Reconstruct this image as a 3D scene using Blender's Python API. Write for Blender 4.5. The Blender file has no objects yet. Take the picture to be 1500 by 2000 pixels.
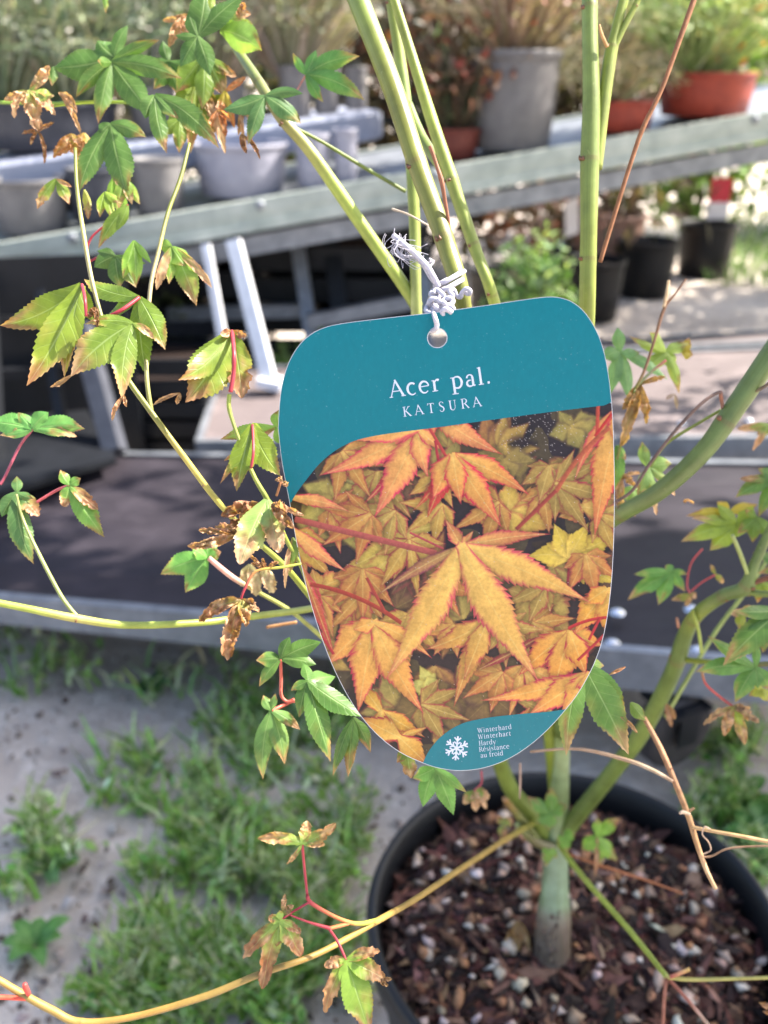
import bpy, bmesh, math, random
import numpy as np
from mathutils import Vector, Matrix, noise as mnoise

random.seed(7)
SC = bpy.context.scene
COL = SC.collection
R = math.radians

# ------------------------------------------------------------------ camera, sky, sun, exposure
F = 1800.0                       # focal length in photo pixels (photo 1500 x 2000)
PITCH = R(25.5)
CAM = Vector((0, 0, 0.83))
FWD = Vector((0, math.cos(PITCH), -math.sin(PITCH)))
UPV = Vector((0, math.sin(PITCH), math.cos(PITCH)))
RGT = Vector((1, 0, 0))
cd = bpy.data.cameras.new('camera')
cam = bpy.data.objects.new('camera', cd)
COL.objects.link(cam)
cam.location = CAM
cam.rotation_euler = (math.pi / 2 - PITCH, 0, 0)
cd.sensor_fit = 'VERTICAL'
cd.sensor_height = 36
cd.lens = 36 * F / 2000
cd.clip_start = 0.01
cd.clip_end = 400
cd.dof.use_dof = True
cd.dof.focus_distance = 0.312
cd.dof.aperture_fstop = 10.0
cd.dof.aperture_blades = 0
SC.camera = cam

SUN_AZ, SUN_EL = R(75), R(48)    # azimuth measured from the view direction towards the right
world = bpy.data.worlds.new('World')
SC.world = world
world.use_nodes = True
wn = world.node_tree
bg = wn.nodes['Background']
sky = wn.nodes.new('ShaderNodeTexSky')
sky.sky_type = 'NISHITA'
sky.sun_disc = False
sky.sun_elevation = SUN_EL
sky.sun_rotation = SUN_AZ
sky.dust_density = 3.0
sky.ozone_density = 0.6
wn.links.new(sky.outputs[0], bg.inputs[0])
bg.inputs[1].default_value = 0.085
sl = bpy.data.lights.new('sun', 'SUN')
sl.energy = 4.0
sl.angle = R(0.5)
sl.color = (1.0, 0.93, 0.82)
so = bpy.data.objects.new('sun', sl)
COL.objects.link(so)
SDIR = Vector((math.sin(SUN_AZ) * math.cos(SUN_EL), math.cos(SUN_AZ) * math.cos(SUN_EL), math.sin(SUN_EL)))
so.rotation_euler = SDIR.to_track_quat('Z', 'Y').to_euler()
so.location = (3, 1, 5)
SC.view_settings.view_transform = 'Standard'
SC.view_settings.look = 'None'
SC.view_settings.gamma = 1
SC.view_settings.exposure = 2.55
SC.view_settings.use_curve_mapping = False
SC.cycles.max_bounces = 8
SC.cycles.use_denoising = True


# ------------------------------------------------------------------ helpers
def P(px, py, t):
    """real point seen at photo pixel (px, py), t metres along the view axis"""
    return CAM + t * (RGT * ((px - 750) / F) + UPV * ((1000 - py) / F) + FWD)


def PG(px, py, z=0.0):
    """point of the horizontal plane z seen at a pixel"""
    d = RGT * ((px - 750) / F) + UPV * ((1000 - py) / F) + FWD
    return CAM + d * ((z - CAM.z) / d.z)


def S(r, g, b):
    def f(c):
        c /= 255.0
        return c / 12.92 if c <= 0.04045 else ((c + 0.055) / 1.055) ** 2.4
    return (f(r), f(g), f(b))


def mix(a, b, k):
    return tuple(x + (y - x) * k for x, y in zip(a, b))


def jit(c, k=0.15):
    m = 1 + random.uniform(-k, k)
    return tuple(max(0, x * m * (1 + random.uniform(-k, k) * .4)) for x in c)


def thing(name, label, cat, loc=(0, 0, 0), group=None):
    o = bpy.data.objects.new(name, None)
    COL.objects.link(o)
    o.location = loc
    o.empty_display_size = 0.02
    tag(o, label, cat, group)
    return o


def tag(o, label=None, cat=None, group=None, kind=None):
    if label: o['label'] = label
    if cat: o['category'] = cat
    if group: o['group'] = group
    if kind: o['kind'] = kind
    return o


def origin(o):
    v = Vector((0, 0, 0))
    while o is not None:
        v += o.location
        o = o.parent
    return v


class MB:
    def __init__(s):
        s.v, s.f, s.c, s.a = [], [], [], []

    def vert(s, p, c=(1, 1, 1), a=(0, 0, 0)):
        s.v.append((p[0], p[1], p[2])); s.c.append(c); s.a.append(a)
        return len(s.v) - 1

    def face(s, *i):
        s.f.append(tuple(i))

    def box(s, c, ax, ay, az, col=(1, 1, 1)):
        """box: centre and three half-axis vectors"""
        b = len(s.v)
        for k in range(8):
            s.vert(c + ax * (1 if k & 1 else -1) + ay * (1 if k & 2 else -1) + az * (1 if k & 4 else -1), col)
        for q in ((0, 2, 3, 1), (4, 5, 7, 6), (0, 1, 5, 4), (2, 6, 7, 3), (0, 4, 6, 2), (1, 3, 7, 5)):
            s.face(*[b + i for i in q])

    def tube(s, pts, rad, col=None, seg=8, cap=True):
        n = len(pts)
        rings = []
        up = Vector((0.123, 0.31, 0.94))
        for i in range(n):
            tg = (pts[min(i + 1, n - 1)] - pts[max(i - 1, 0)])
            if tg.length < 1e-9: tg = Vector((0, 0, 1))
            tg.normalize()
            x = tg.cross(up)
            if x.length < 1e-4: x = tg.cross(Vector((1, 0, 0)))
            x.normalize()
            y = tg.cross(x)
            up = x.cross(tg) * 1.0
            rr = rad[i] if isinstance(rad, (list, tuple)) else rad
            cc = col[i] if isinstance(col, list) else (col or (1, 1, 1))
            rings.append([s.vert(pts[i] + (x * math.cos(2 * math.pi * k / seg) + y * math.sin(2 * math.pi * k / seg)) * rr, cc, (k / seg, i / n, 0)) for k in range(seg)])
        for i in range(n - 1):
            for k in range(seg):
                a, b = rings[i], rings[i + 1]
                s.face(a[k], a[(k + 1) % seg], b[(k + 1) % seg], b[k])
        if cap:
            s.face(*reversed(rings[0])); s.face(*rings[-1])

    def lathe(s, c, prof, seg=32, col=(1, 1, 1), ax=None, ay=None, az=None, wob=0.0):
        """prof: list of (radius, height); closed ends when radius 0"""
        ax = ax or Vector((1, 0, 0)); ay = ay or Vector((0, 1, 0)); az = az or Vector((0, 0, 1))
        rings = []
        for r, h in prof:
            rings.append([s.vert(c + ax * (r * math.cos(2 * math.pi * k / seg) * (1 + wob * math.sin(3 * 6.283 * k / seg))) + ay * (r * math.sin(2 * math.pi * k / seg)) + az * h, col) for k in range(seg)])
        for a, b in zip(rings, rings[1:]):
            for k in range(seg):
                s.face(a[k], a[(k + 1) % seg], b[(k + 1) % seg], b[k])
        s.face(*reversed(rings[0])); s.face(*rings[-1])

    def build(s, name, m, parent=None, smooth=True, loc=None):
        me = bpy.data.meshes.new(name)
        off = origin(parent) if parent is not None else Vector(loc or (0, 0, 0))
        me.from_pydata([(x - off.x, y - off.y, z - off.z) for x, y, z in s.v], [], s.f)
        at = me.attributes.new('Col', 'FLOAT_COLOR', 'POINT')
        at.data.foreach_set('color', np.array([(c[0], c[1], c[2], 1) for c in s.c], dtype=np.float32).ravel())
        at = me.attributes.new('LS', 'FLOAT_VECTOR', 'POINT')
        at.data.foreach_set('vector', np.array(s.a, dtype=np.float32).ravel())
        me.materials.append(m)
        if smooth:
            me.polygons.foreach_set('use_smooth', [True] * len(me.polygons))
        me.update()
        o = bpy.data.objects.new(name, me)
        COL.objects.link(o)
        if parent is not None: o.parent = parent
        else: o.location = off
        return o


def spline(pts, n=6):
    """Catmull-Rom through tuples of any length"""
    out = []
    m = len(pts)
    for i in range(m - 1):
        p0, p1, p2, p3 = pts[max(i - 1, 0)], pts[i], pts[i + 1], pts[min(i + 2, m - 1)]
        for k in range(n):
            t = k / n
            out.append(tuple(0.5 * ((2 * b) + (-a + c) * t + (2 * a - 5 * b + 4 * c - d) * t * t + (-a + 3 * b - 3 * c + d) * t ** 3)
                             for a, b, c, d in zip(p0, p1, p2, p3)))
    out.append(tuple(pts[-1]))
    return out


# ------------------------------------------------------------------ materials
class NT:
    def __init__(s, name):
        s.m = bpy.data.materials.new(name); s.m.use_nodes = True
        s.t = s.m.node_tree
        s.b = s.t.nodes['Principled BSDF']
        s.out = s.t.nodes['Material Output']

    def n(s, typ, **kw):
        o = s.t.nodes.new(typ)
        for k, v in kw.items(): setattr(o, k, v)
        return o

    def l(s, a, b): s.t.links.new(a, b)

    def noise(s, scale, detail=4, rough=.6, vec=None, dist=0.0):
        o = s.n('ShaderNodeTexNoise'); o.inputs['Scale'].default_value = scale
        o.inputs['Detail'].default_value = detail; o.inputs['Roughness'].default_value = rough
        o.inputs['Distortion'].default_value = dist
        if vec is not None: s.l(vec, o.inputs['Vector'])
        return o

    def coord(s, which='Object'):
        return s.n('ShaderNodeTexCoord').outputs[which]

    def mixc(s, a, b, fac, blend='MIX'):
        o = s.n('ShaderNodeMix', data_type='RGBA', blend_type=blend)
        for inp, v in ((o.inputs[6], a), (o.inputs[7], b), (o.inputs[0], fac)):
            if hasattr(v, 'is_linked'): s.l(v, inp)
            elif isinstance(v, (int, float)): inp.default_value = v
            else: inp.default_value = (*v, 1)
        return o.outputs[2]

    def ramp(s, fac, stops):
        o = s.n('ShaderNodeValToRGB')
        e = o.color_ramp.elements
        while len(e) < len(stops): e.new(0.5)
        for el, (p, c) in zip(e, stops):
            el.position = p
            el.color = (c, c, c, 1) if isinstance(c, (int, float)) else (*c, 1)
        s.l(fac, o.inputs[0])
        return o.outputs[0]

    def math(s, op, a, b=0.0):
        o = s.n('ShaderNodeMath', operation=op)
        for inp, v in ((o.inputs[0], a), (o.inputs[1], b)):
            if hasattr(v, 'is_linked'): s.l(v, inp)
            else: inp.default_value = v
        return o.outputs[0]

    def bump(s, h, strength=.3, dist=.002):
        o = s.n('ShaderNodeBump'); o.inputs['Strength'].default_value = strength
        o.inputs['Distance'].default_value = dist
        s.l(h, o.inputs['Height']); s.l(o.outputs[0], s.b.inputs['Normal'])


def simple(name, c, rough=.6, c2=None, scale=20, bump=.2, bdist=.002, metal=0.0, spec=.3, attr=False, detail=5):
    """noise-mottled material; with attr the colour comes from the mesh's own colour attribute"""
    k = NT(name)
    n = k.noise(scale, detail, .65, k.coord())
    f = k.ramp(n.outputs[0], [(.3, 0.0), (.7, 1.0)])
    if attr:
        a = k.n('ShaderNodeAttribute', attribute_name='Col').outputs['Color']
        col = k.mixc(a, k.mixc(a, c2 or (.5, .5, .5), 1.0, 'MULTIPLY'), f)
    else:
        col = k.mixc(c, c2 or tuple(x * .7 for x in c), f)
    k.l(col, k.b.inputs['Base Color'])
    k.b.inputs['Roughness'].default_value = rough
    k.b.inputs['Metallic'].default_value = metal
    k.b.inputs['Specular IOR Level'].default_value = spec
    if bump: k.bump(n.outputs[0], bump, bdist)
    return k.m


def mat_leaf(name, trans=.42, veins=True, rough=.42):
    k = NT(name)
    a = k.n('ShaderNodeAttribute', attribute_name='Col').outputs['Color']
    n = k.noise(160, 4, .6, k.coord())
    col = k.mixc(a, k.mixc(a, (.62, .66, .6), 1.0, 'MULTIPLY'), k.ramp(n.outputs[0], [(.35, 0.0), (.7, 1.0)]))
    hgt = n.outputs[0]
    if veins:
        ls = k.n('ShaderNodeAttribute', attribute_name='LS').outputs['Vector']
        sp = k.n('ShaderNodeSeparateXYZ'); k.l(ls, sp.inputs[0])
        u = k.math('ABSOLUTE', sp.outputs[0])
        mid = k.ramp(u, [(0.0, 1.0), (.075, 0.0)])
        fr = k.math('FRACT', k.math('SUBTRACT', k.math('MULTIPLY', sp.outputs[1], 8.0), k.math('MULTIPLY', u, 1.15)))
        side = k.math('MULTIPLY', k.ramp(k.math('ABSOLUTE', k.math('SUBTRACT', fr, .5)), [(0.0, 1.0), (.09, 0.0)]), .28)
        v = k.math('MAXIMUM', mid, side)
        col = k.mixc(col, k.mixc(col, (.5, .62, .28), .55), k.math('MULTIPLY', v, .6))
        hgt = k.math('SUBTRACT', k.math('MULTIPLY', n.outputs[0], .5), v)
    k.l(col, k.b.inputs['Base Color'])
    k.b.inputs['Roughness'].default_value = rough
    k.b.inputs['Specular IOR Level'].default_value = .45
    k.bump(hgt, .35, .0006)
    tr = k.n('ShaderNodeBsdfTranslucent')
    k.l(k.mixc(col, (1.0, 1.05, .45), 1.0, 'MULTIPLY'), tr.inputs[0])
    mx = k.n('ShaderNodeMixShader'); mx.inputs[0].default_value = trans
    k.l(k.b.outputs[0], mx.inputs[1]); k.l(tr.outputs[0], mx.inputs[2]); k.l(mx.outputs[0], k.out.inputs[0])
    return k.m


def mat_bark():
    k = NT('green_bark')
    a = k.n('ShaderNodeAttribute', attribute_name='Col').outputs['Color']
    co = k.coord()
    n = k.noise(90, 5, .6, co)
    col = k.mixc(a, k.mixc(a, (.62, .6, .5), 1.0, 'MULTIPLY'), k.ramp(n.outputs[0], [(.35, 0.0), (.75, 1.0)]))
    sp = k.noise(420, 2, .5, co)
    spots = k.ramp(sp.outputs[0], [(.70, 0.0), (.76, 1.0)])
    col = k.mixc(col, S(150, 150, 100), k.math('MULTIPLY', spots, .35))
    ls = k.n('ShaderNodeAttribute', attribute_name='LS').outputs['Vector']
    mp = k.n('ShaderNodeMapping'); mp.inputs['Scale'].default_value = (60, 6, 1); k.l(ls, mp.inputs[0])
    st = k.noise(1.0, 4, .6, mp.outputs[0])
    col = k.mixc(col, k.mixc(col, (.75, .78, .6), 1.0, 'MULTIPLY'), k.ramp(st.outputs[0], [(.4, 0.0), (.7, 1.0)]))
    k.l(col, k.b.inputs['Base Color'])
    k.b.inputs['Roughness'].default_value = .42
    k.bump(k.math('ADD', n.outputs[0], st.outputs[0]), .3, .0004)
    return k.m


def mat_ground():
    k = NT('sandy_soil')
    co = k.coord()
    n1 = k.noise(3.2, 7, .62, co)
    n2 = k.noise(38, 6, .7, co)
    n3 = k.noise(240, 3, .6, co)
    base = k.mixc(S(194, 183, 172), S(160, 149, 140), k.ramp(n1.outputs[0], [(.35, 0.0), (.68, 1.0)]))
    base = k.mixc(base, S(214, 205, 196), k.ramp(n2.outputs[0], [(.5, 0.0), (.72, .8)]))
    base = k.mixc(base, S(74, 64, 56), k.ramp(n3.outputs[0], [(.62, 0.0), (.75, .6)]))
    k.l(base, k.b.inputs['Base Color'])
    k.b.inputs['Roughness'].default_value = .95
    k.b.inputs['Specular IOR Level'].default_value = .15
    k.bump(k.math('ADD', k.math('MULTIPLY', n1.outputs[0], 2.0), n2.outputs[0]), .8, .012)
    return k.m


def mat_board(name, c1, c2, rough=.45):
    k = NT(name)
    co = k.coord()
    mp = k.n('ShaderNodeMapping'); mp.inputs['Scale'].default_value = (3, 40, 3); k.l(co, mp.inputs[0])
    g = k.noise(4, 6, .6, mp.outputs[0], .6)
    n = k.noise(7, 6, .7, co)
    s = k.noise(55, 4, .7, co)
    col = k.mixc(c1, c2, k.ramp(g.outputs[0], [(.35, 0.0), (.7, 1.0)]))
    col = k.mixc(col, tuple(x * 1.8 for x in c1), k.ramp(n.outputs[0], [(.5, 0.0), (.8, .7)]))
    col = k.mixc(col, tuple(x * 2.2 for x in c1), k.ramp(s.outputs[0], [(.64, 0.0), (.8, .6)]))
    k.l(col, k.b.inputs['Base Color'])
    k.l(k.ramp(n.outputs[0], [(.3, rough), (.7, rough + .25)]), k.b.inputs['Roughness'])
    k.b.inputs['Specular IOR Level'].default_value = .22
    k.bump(g.outputs[0], .25, .001)
    return k.m


def mat_tag(name, c=None, rough=.3):
    k = NT(name)
    co = k.coord()
    fine = k.noise(900, 3, .6, co)
    mp = k.n('ShaderNodeMapping'); mp.inputs['Scale'].default_value = (900, 900, 260); k.l(co, mp.inputs[0])
    wv = k.noise(1.0, 3, .6, mp.outputs[0])
    if c is None:
        col = k.n('ShaderNodeAttribute', attribute_name='Col').outputs['Color']
        col = k.mixc(col, k.mixc(col, (.72, .72, .72), 1.0, 'MULTIPLY'), k.ramp(fine.outputs[0], [(.3, 0.0), (.7, 1.0)]))
    else:
        col = k.mixc(c, tuple(x * .92 for x in c), k.ramp(wv.outputs[0], [(.3, 0.0), (.7, 1.0)]))
        sp = k.noise(1500, 1, .5, co)
        col = k.mixc(col, S(120, 150, 160), k.math('MULTIPLY', k.ramp(sp.outputs[0], [(.72, 0.0), (.80, 1.0)]), .45))
    k.l(col, k.b.inputs['Base Color'])
    k.b.inputs['Roughness'].default_value = rough
    k.b.inputs['Specular IOR Level'].default_value = .3
    big = k.noise(14, 2, .5, co)
    k.bump(k.math('ADD', k.math('MULTIPLY', wv.outputs[0], .05), k.math('MULTIPLY', big.outputs[0], 5.0)), .5, .0011)
    return k.m


M = {}
M['leaf'] = mat_leaf('maple_leaf')
M['dryleaf'] = mat_leaf('scorched_leaf', .36, True, .6)
M['foliage'] = mat_leaf('foliage', .4, False, .5)
M['petiole'] = simple('leaf_stalk', None, .4, (.75, .6, .6), 300, .1, .0003, attr=True)
M['bark'] = mat_bark()
M['twig'] = simple('dry_twig', None, .65, (.55, .5, .45), 260, .5, .0005, attr=True)
M['ground'] = mat_ground()
M['soil'] = simple('potting_mix', S(46, 33, 28), .9, S(26, 19, 17), 120, .9, .006, spec=.2)
M['chip'] = simple('bark_chip', None, .8, (.5, .45, .42), 160, .6, .001, attr=True, spec=.25)
M['perlite'] = simple('perlite', None, .8, (.72, .66, .6), 300, .5, .001, attr=True, spec=.25)
M['potblack'] = simple('black_plastic', S(19, 20, 23), .5, S(14, 15, 17), 60, .12, .001)
M['potgrey'] = simple('grey_plastic', S(112, 110, 110), .5, S(92, 90, 92), 30, .1, .001)
M['potdark'] = simple('dark_grey_plastic', S(66, 68, 76), .5, S(48, 50, 58), 30, .1, .001)
M['potwhite'] = simple('pale_plastic', S(150, 150, 162), .5, S(128, 128, 142), 26, .08, .001)
M['potred'] = simple('terracotta_plastic', S(150, 62, 44), .55, S(120, 46, 36), 30, .1, .001)
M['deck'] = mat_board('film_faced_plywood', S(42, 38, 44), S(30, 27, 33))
M['deckpale'] = mat_board('worn_plywood', S(106, 97, 97), S(78, 70, 71))  # paler copy of the deck plywood, sunlight put into its base colour
M['zinc'] = simple('galvanised_steel', S(140, 144, 150), .45, S(104, 108, 116), 24, .1, .001, .45)
M['zincgreen'] = simple('weathered_aluminium', S(172, 178, 172), .5, S(136, 146, 140), 18, .12, .001, .25)
M['white'] = simple('white_paint', S(146, 151, 168), .5, S(130, 135, 152), 16, .08, .001)
M['whitepost'] = simple('white_enamel', S(214, 216, 222), .4, S(190, 192, 200), 20, .08, .001)
M['steel'] = simple('bright_steel', S(205, 208, 216), .22, S(170, 174, 184), 40, .1, .0005, .9)
M['rubber'] = simple('grey_rubber', S(60, 56, 56), .7, S(44, 42, 42), 40, .2, .001)
M['darkframe'] = simple('dark_steel', S(30, 32, 37), .5, S(22, 24, 28), 20, .15, .001, .3)
M['cardedge'] = simple('white_card_plastic', S(200, 200, 204), .4, S(190, 190, 194), 60, .05, .0003)
M['teal'] = mat_tag('teal_print', (0.0, .130, .163))
M['photo'] = mat_tag('photo_print')
M['ink'] = simple('white_print', S(190, 196, 210), .35, S(178, 186, 202), 400, .04, .0002)
M['string'] = simple('white_elastic', S(176, 174, 184), .75, S(150, 148, 160), 900, .5, .0005, spec=.2)
M['labelred'] = simple('red_print', S(196, 40, 58), .4, S(180, 30, 50), 30, .05, .0005)
M['labelwhite'] = simple('white_label', S(226, 222, 224), .45, S(208, 204, 208), 30, .05, .0005)
M['strand'] = mat_leaf('wispy_foliage', .3, False, .6)
M['wood'] = simple('tree_bark', S(84, 72, 60), .85, S(56, 48, 40), 30, .6, .004)

# ------------------------------------------------------------------ ground
me = MB()
N = 60
xs = [-60 + 120 * i / N for i in range(N + 1)]
fine = sorted(set([-60, -20, -8, -4, 60, 20, 8, 5] + [round(-3 + 0.06 * i, 3) for i in range(117)]))
finey = sorted(set([-40, -10, -3, 120, 60, 30, 15, 8, 6] + [round(-0.6 + 0.06 * i, 3) for i in range(96)]))
idx = {}
for j, y in enumerate(finey):
    for i, x in enumerate(fine):
        h = 0.0
        if -3 <= x <= 4 and -.6 <= y <= 5.2:
            h = 0.016 * (mnoise.noise(Vector((x * 4, y * 4, 1.7)))) + 0.008 * mnoise.noise(Vector((x * 13, y * 13, 4.1)))
        idx[i, j] = me.vert((x, y, h - 0.004))
for j in range(len(finey) - 1):
    for i in range(len(fine) - 1):
        me.face(idx[i, j], idx[i + 1, j], idx[i + 1, j + 1], idx[i, j + 1])
g = me.build('ground', M['ground'])
g['kind'] = 'structure'


# ------------------------------------------------------------------ trolleys
def trolley_deck(name, label, group, c00, c10, c11, c01, lip, deckm, rimm, rivets=(), thick=.03, lip_h=None):
    """a wheeled base: board in a folded metal edge. corners front-left, front-right, back-right, back-left (top surface)"""
    base = (c00 + c10 + c11 + c01) / 4
    t = thing(name, label, 'plant trolley', (base.x, base.y, 0), group)
    m = MB()
    dn = Vector((0, 0, -.018))
    ins = [c + (base - c) * .012 + Vector((0, 0, -.006)) for c in (c00, c10, c11, c01)]
    top = [m.vert(c) for c in ins]; bot = [m.vert(c + dn) for c in ins]
    m.face(*top); m.face(*reversed(bot))
    for a in range(4):
        b = (a + 1) % 4
        m.face(top[a], bot[a], bot[b], top[b])
    # surface board
    m.build('deck_board', deckm, t, False)
    cs = (c00, c10, c11, c01)
    for a in range(4):
        p, q = cs[a], cs[(a + 1) % 4]
        d = (q - p).normalized()
        inn = Vector((0, 0, 1)).cross(d).normalized()
        if (base - p).dot(inn) < 0: inn = -inn
        lh = lip_h if lip_h else lip
        if isinstance(lip, tuple): h0, h1 = (lip if a == 0 else (lip[1], lip[1]) if a == 1 else (lip[0], lip[0]) if a == 3 else (lip[1], lip[0]))
        else: h0 = h1 = lip
        r = MB()
        # folded edge: a vertical outer face with a narrow top flange, thickness 2 mm
        prof = [(0, 0), (.014, 0), (.014, -.003), (.003, -.005), (.003, -1), (0, -1)]
        rows = []
        for e, hh in ((p + d * .0025, h0), (q - d * .0025, h1)):
            rows.append([r.vert(e + inn * u + Vector((0, 0, w if w > -.5 else -hh))) for u, w in prof])
        for k in range(len(prof)):
            k2 = (k + 1) % len(prof)
            r.face(rows[0][k], rows[1][k], rows[1][k2], rows[0][k2])
        r.face(*rows[0]); r.face(*reversed(rows[1]))
        r.build('edge_rail', rimm, t, False)
    for (px, py) in rivets:
        # rivets sit on the deck plane
        d = RGT * ((px - 750) / F) + UPV * ((1000 - py) / F) + FWD
        nn = (c10 - c00).cross(c01 - c00).normalized()
        tt = (c00 - Vector((0, 0, .006)) - CAM).dot(nn) / d.dot(nn)
        c = CAM + d * tt
        r = MB()
        r.lathe(c, [(.0105, 0.0005), (.0100, .0022), (.0078, .0042), (.0045, .0055), (.0012, .006)], 14)
        r.build('rivet', M['steel'], t)
    return t


def wheel(t, c, r, w, axis, fork_to):
    m = MB()
    ax = Vector((0, 0, 1)); ay = axis.cross(ax).normalized()
    m.lathe(c - axis * w / 2, [(r * .80, 0), (r * .95, w * .04), (r, w * .2), (r, w * .8), (r * .95, w * .96), (r * .80, w)], 28, ax=ax, ay=ay, az=axis)
    wh = m.build('wheel', M['rubber'], t)
    m = MB()
    m.lathe(c - axis * (w / 2 + .002), [(r * .2, -.004), (r * .2, 0), (r * .3, .001), (r * .72, .004), (r * .79, .001), (r * .8, .003), (r * .8, w + .001)], 24, ax=ax, ay=ay, az=axis)
    m.build('rim', M['potgrey'], wh)
    m = MB()
    for s in (-1, 1):
        m.box(c + axis * s * (w / 2 + .010) + Vector((0, 0, (fork_to - c.z) / 2)), axis * .002, ay * .014, Vector((0, 0, (fork_to - c.z) / 2 + .008)))
    m.box(Vector((c.x, c.y, fork_to)), axis * (w / 2 + .014), ay * .03, Vector((0, 0, .003)))
    m.build('castor_fork', M['darkframe'], t, False)


# front trolley
fl = P(-420, 1130, 1.36); fr = P(1760, 1318, 1.02)
bl = P(-420, 872, 1.76); br = P(1760, 903, 1.66)
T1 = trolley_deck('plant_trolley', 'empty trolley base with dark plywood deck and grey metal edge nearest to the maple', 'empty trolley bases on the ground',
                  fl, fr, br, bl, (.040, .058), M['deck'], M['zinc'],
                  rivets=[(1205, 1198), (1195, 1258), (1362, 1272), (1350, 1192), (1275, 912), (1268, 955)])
wheel(T1, P(1312, 1420, 1.13), .05, .034, Vector((.42, -.9, 0)).normalized(), P(1310, 1350, 1.13).z)
wheel(T1, Vector((P(-330, 1190, 1.45).x, P(-330, 1190, 1.45).y, .05)), .05, .03, Vector((.16, -.98, 0)).normalized(), .10)
# second trolley, in the sun behind it
fl = P(380, 862, 1.79); fr = P(1700, 852, 1.74)
bl = P(430, 718, 2.24); br = P(1700, 668, 2.34)
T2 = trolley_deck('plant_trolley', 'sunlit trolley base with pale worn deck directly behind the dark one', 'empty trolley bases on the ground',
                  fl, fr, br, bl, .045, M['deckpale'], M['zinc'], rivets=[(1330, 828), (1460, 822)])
wheel(T2, Vector((fr.x - .3, fr.y + .12, .05)), .05, .03, Vector((.1, -.99, 0)).normalized(), .11)
fl = P(1050, 690, 2.42); fr = P(1720, 655, 2.44); bl = P(1060, 668, 2.6); br = P(1720, 632, 2.62)
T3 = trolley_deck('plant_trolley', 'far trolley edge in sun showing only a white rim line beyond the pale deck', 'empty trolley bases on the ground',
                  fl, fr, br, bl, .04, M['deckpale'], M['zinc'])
wheel(T3, Vector((fr.x - .25, fr.y + .08, .05)), .05, .03, Vector((.1, -.99, 0)).normalized(), .11)


# ------------------------------------------------------------------ long bench shelf with aluminium rail
def framebox(m, A, e1, e2, e3, x0, x1, y0, y1, z0, z1):
    c = A + e1 * (x0 + x1) / 2 + e2 * (y0 + y1) / 2 + e3 * (z0 + z1) / 2
    m.box(c, e1 * (x1 - x0) / 2, e2 * (y1 - y0) / 2, e3 * (z1 - z0) / 2)


A1 = P(-160, 503, 1.96); B1 = P(1660, 190, 2.34)
e1 = (B1 - A1).normalized()
A1 = A1 - e1 * .75; B1 = B1 + e1 * .8
LB = (B1 - A1).length
e2 = Vector((-e1.y, e1.x, 0)).normalized()
e3 = e1.cross(e2).normalized()
bench = thing('nursery_bench', 'long display bench with green grey aluminium rail crossing behind the maple', 'bench', (A1.x + .9, A1.y + .3, 0))


def bp(px, back=0.0, up=0.0):
    """point on the bench rail's top line at picture column px, set back along the shelf"""
    k = 0.0
    best = None
    for i in range(401):
        q = A1 + e1 * (LB * i / 400)
        t = (q - CAM).dot(FWD)
        x = 750 + F * (q - CAM).x / t
        if best is None or abs(x - px) < best[0]: best = (abs(x - px), q)
    return best[1] + e2 * back + e3 * up


m = MB()
framebox(m, A1, e1, e2, e3, 0, LB, 0, .022, -.030, 0)
framebox(m, A1, e1, e2, e3, 0, LB, .004, .018, -.052, -.030)
framebox(m, A1, e1, e2, e3, 0, LB, -.003, .024, -.068, -.052)
m.build('front_rail', M['zincgreen'], bench, False)
m = MB()
framebox(m, A1, e1, e2, e3, 0, LB, .03, .055, -.125, -.082)
m.build('lower_rail', M['zinc'], bench, False)
m = MB()
framebox(m, A1, e1, e2, e3, 0, LB, .026, .60, -.02, -.008)
m.build('shelf_board', M['zinc'], bench, False)
m = MB()
framebox(m, A1, e1, e2, e3, 0, LB, .602, .622, -.06, 0)
m.build('back_rail', M['zincgreen'], bench, False)
for (x, y) in ((.18, .05), (.18, .58), (LB - .12, .05), (LB - .12, .58)):
    q = A1 + e1 * x + e2 * y
    m = MB()
    m.box(Vector((q.x, q.y, (q.z - .127) / 2)), Vector((.018, 0, 0)), Vector((0, .018, 0)), Vector((0, 0, (q.z - .127) / 2)))
    m.build('leg', M['zinc'], bench, False)

for k_ in range(9):
    q = A1 + e1 * (LB * (.06 + .11 * k_)) + e3 * -.014
    m = MB()
    m.lathe(q - e2 * .0045, [(.011, .0055), (.011, .001), (.0085, -.001), (.004, -.0022)], 10, ax=e1, ay=e3, az=e2)
    m.build('bolt', M['zinc'], bench)
# upper white shelf
A2 = P(-170, 398, 2.06); B2 = P(756, 262, 2.34)
f1 = (B2 - A2).normalized(); L2 = (B2 - A2).length
f2 = Vector((-f1.y, f1.x, 0)).normalized(); f3 = f1.cross(f2).normalized()
ushelf = thing('white_shelf', 'raised white shelf board with rounded lip above the pale pots', 'shelf', (A2.x, A2.y, A2.z))
m = MB()
prof = [(0, 0.050), (.005, .058), (.016, .06), (.30, .06), (.30, .04), (.02, -.014), (.004, -.008)]
rows = []
for k, x in enumerate((0, L2 * .9, L2 * .96, L2 * .99, L2)):
    sh = (1, 1, .97, .9, .75)[k]
    rows.append([m.vert(A2 + f1 * x + f2 * (u + (.03 if k == 4 else .01 if k == 3 else 0)) + f3 * (.03 + (w - .03) * sh)) for u, w in prof])
for a, b in zip(rows, rows[1:]):
    for k in range(len(prof)):
        k2 = (k + 1) % len(prof)
        m.face(a[k], b[k], b[k2], a[k2])
m.face(*rows[0]); m.face(*reversed(rows[-1]))
m.build('board', M['white'], ushelf, False)
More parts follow.
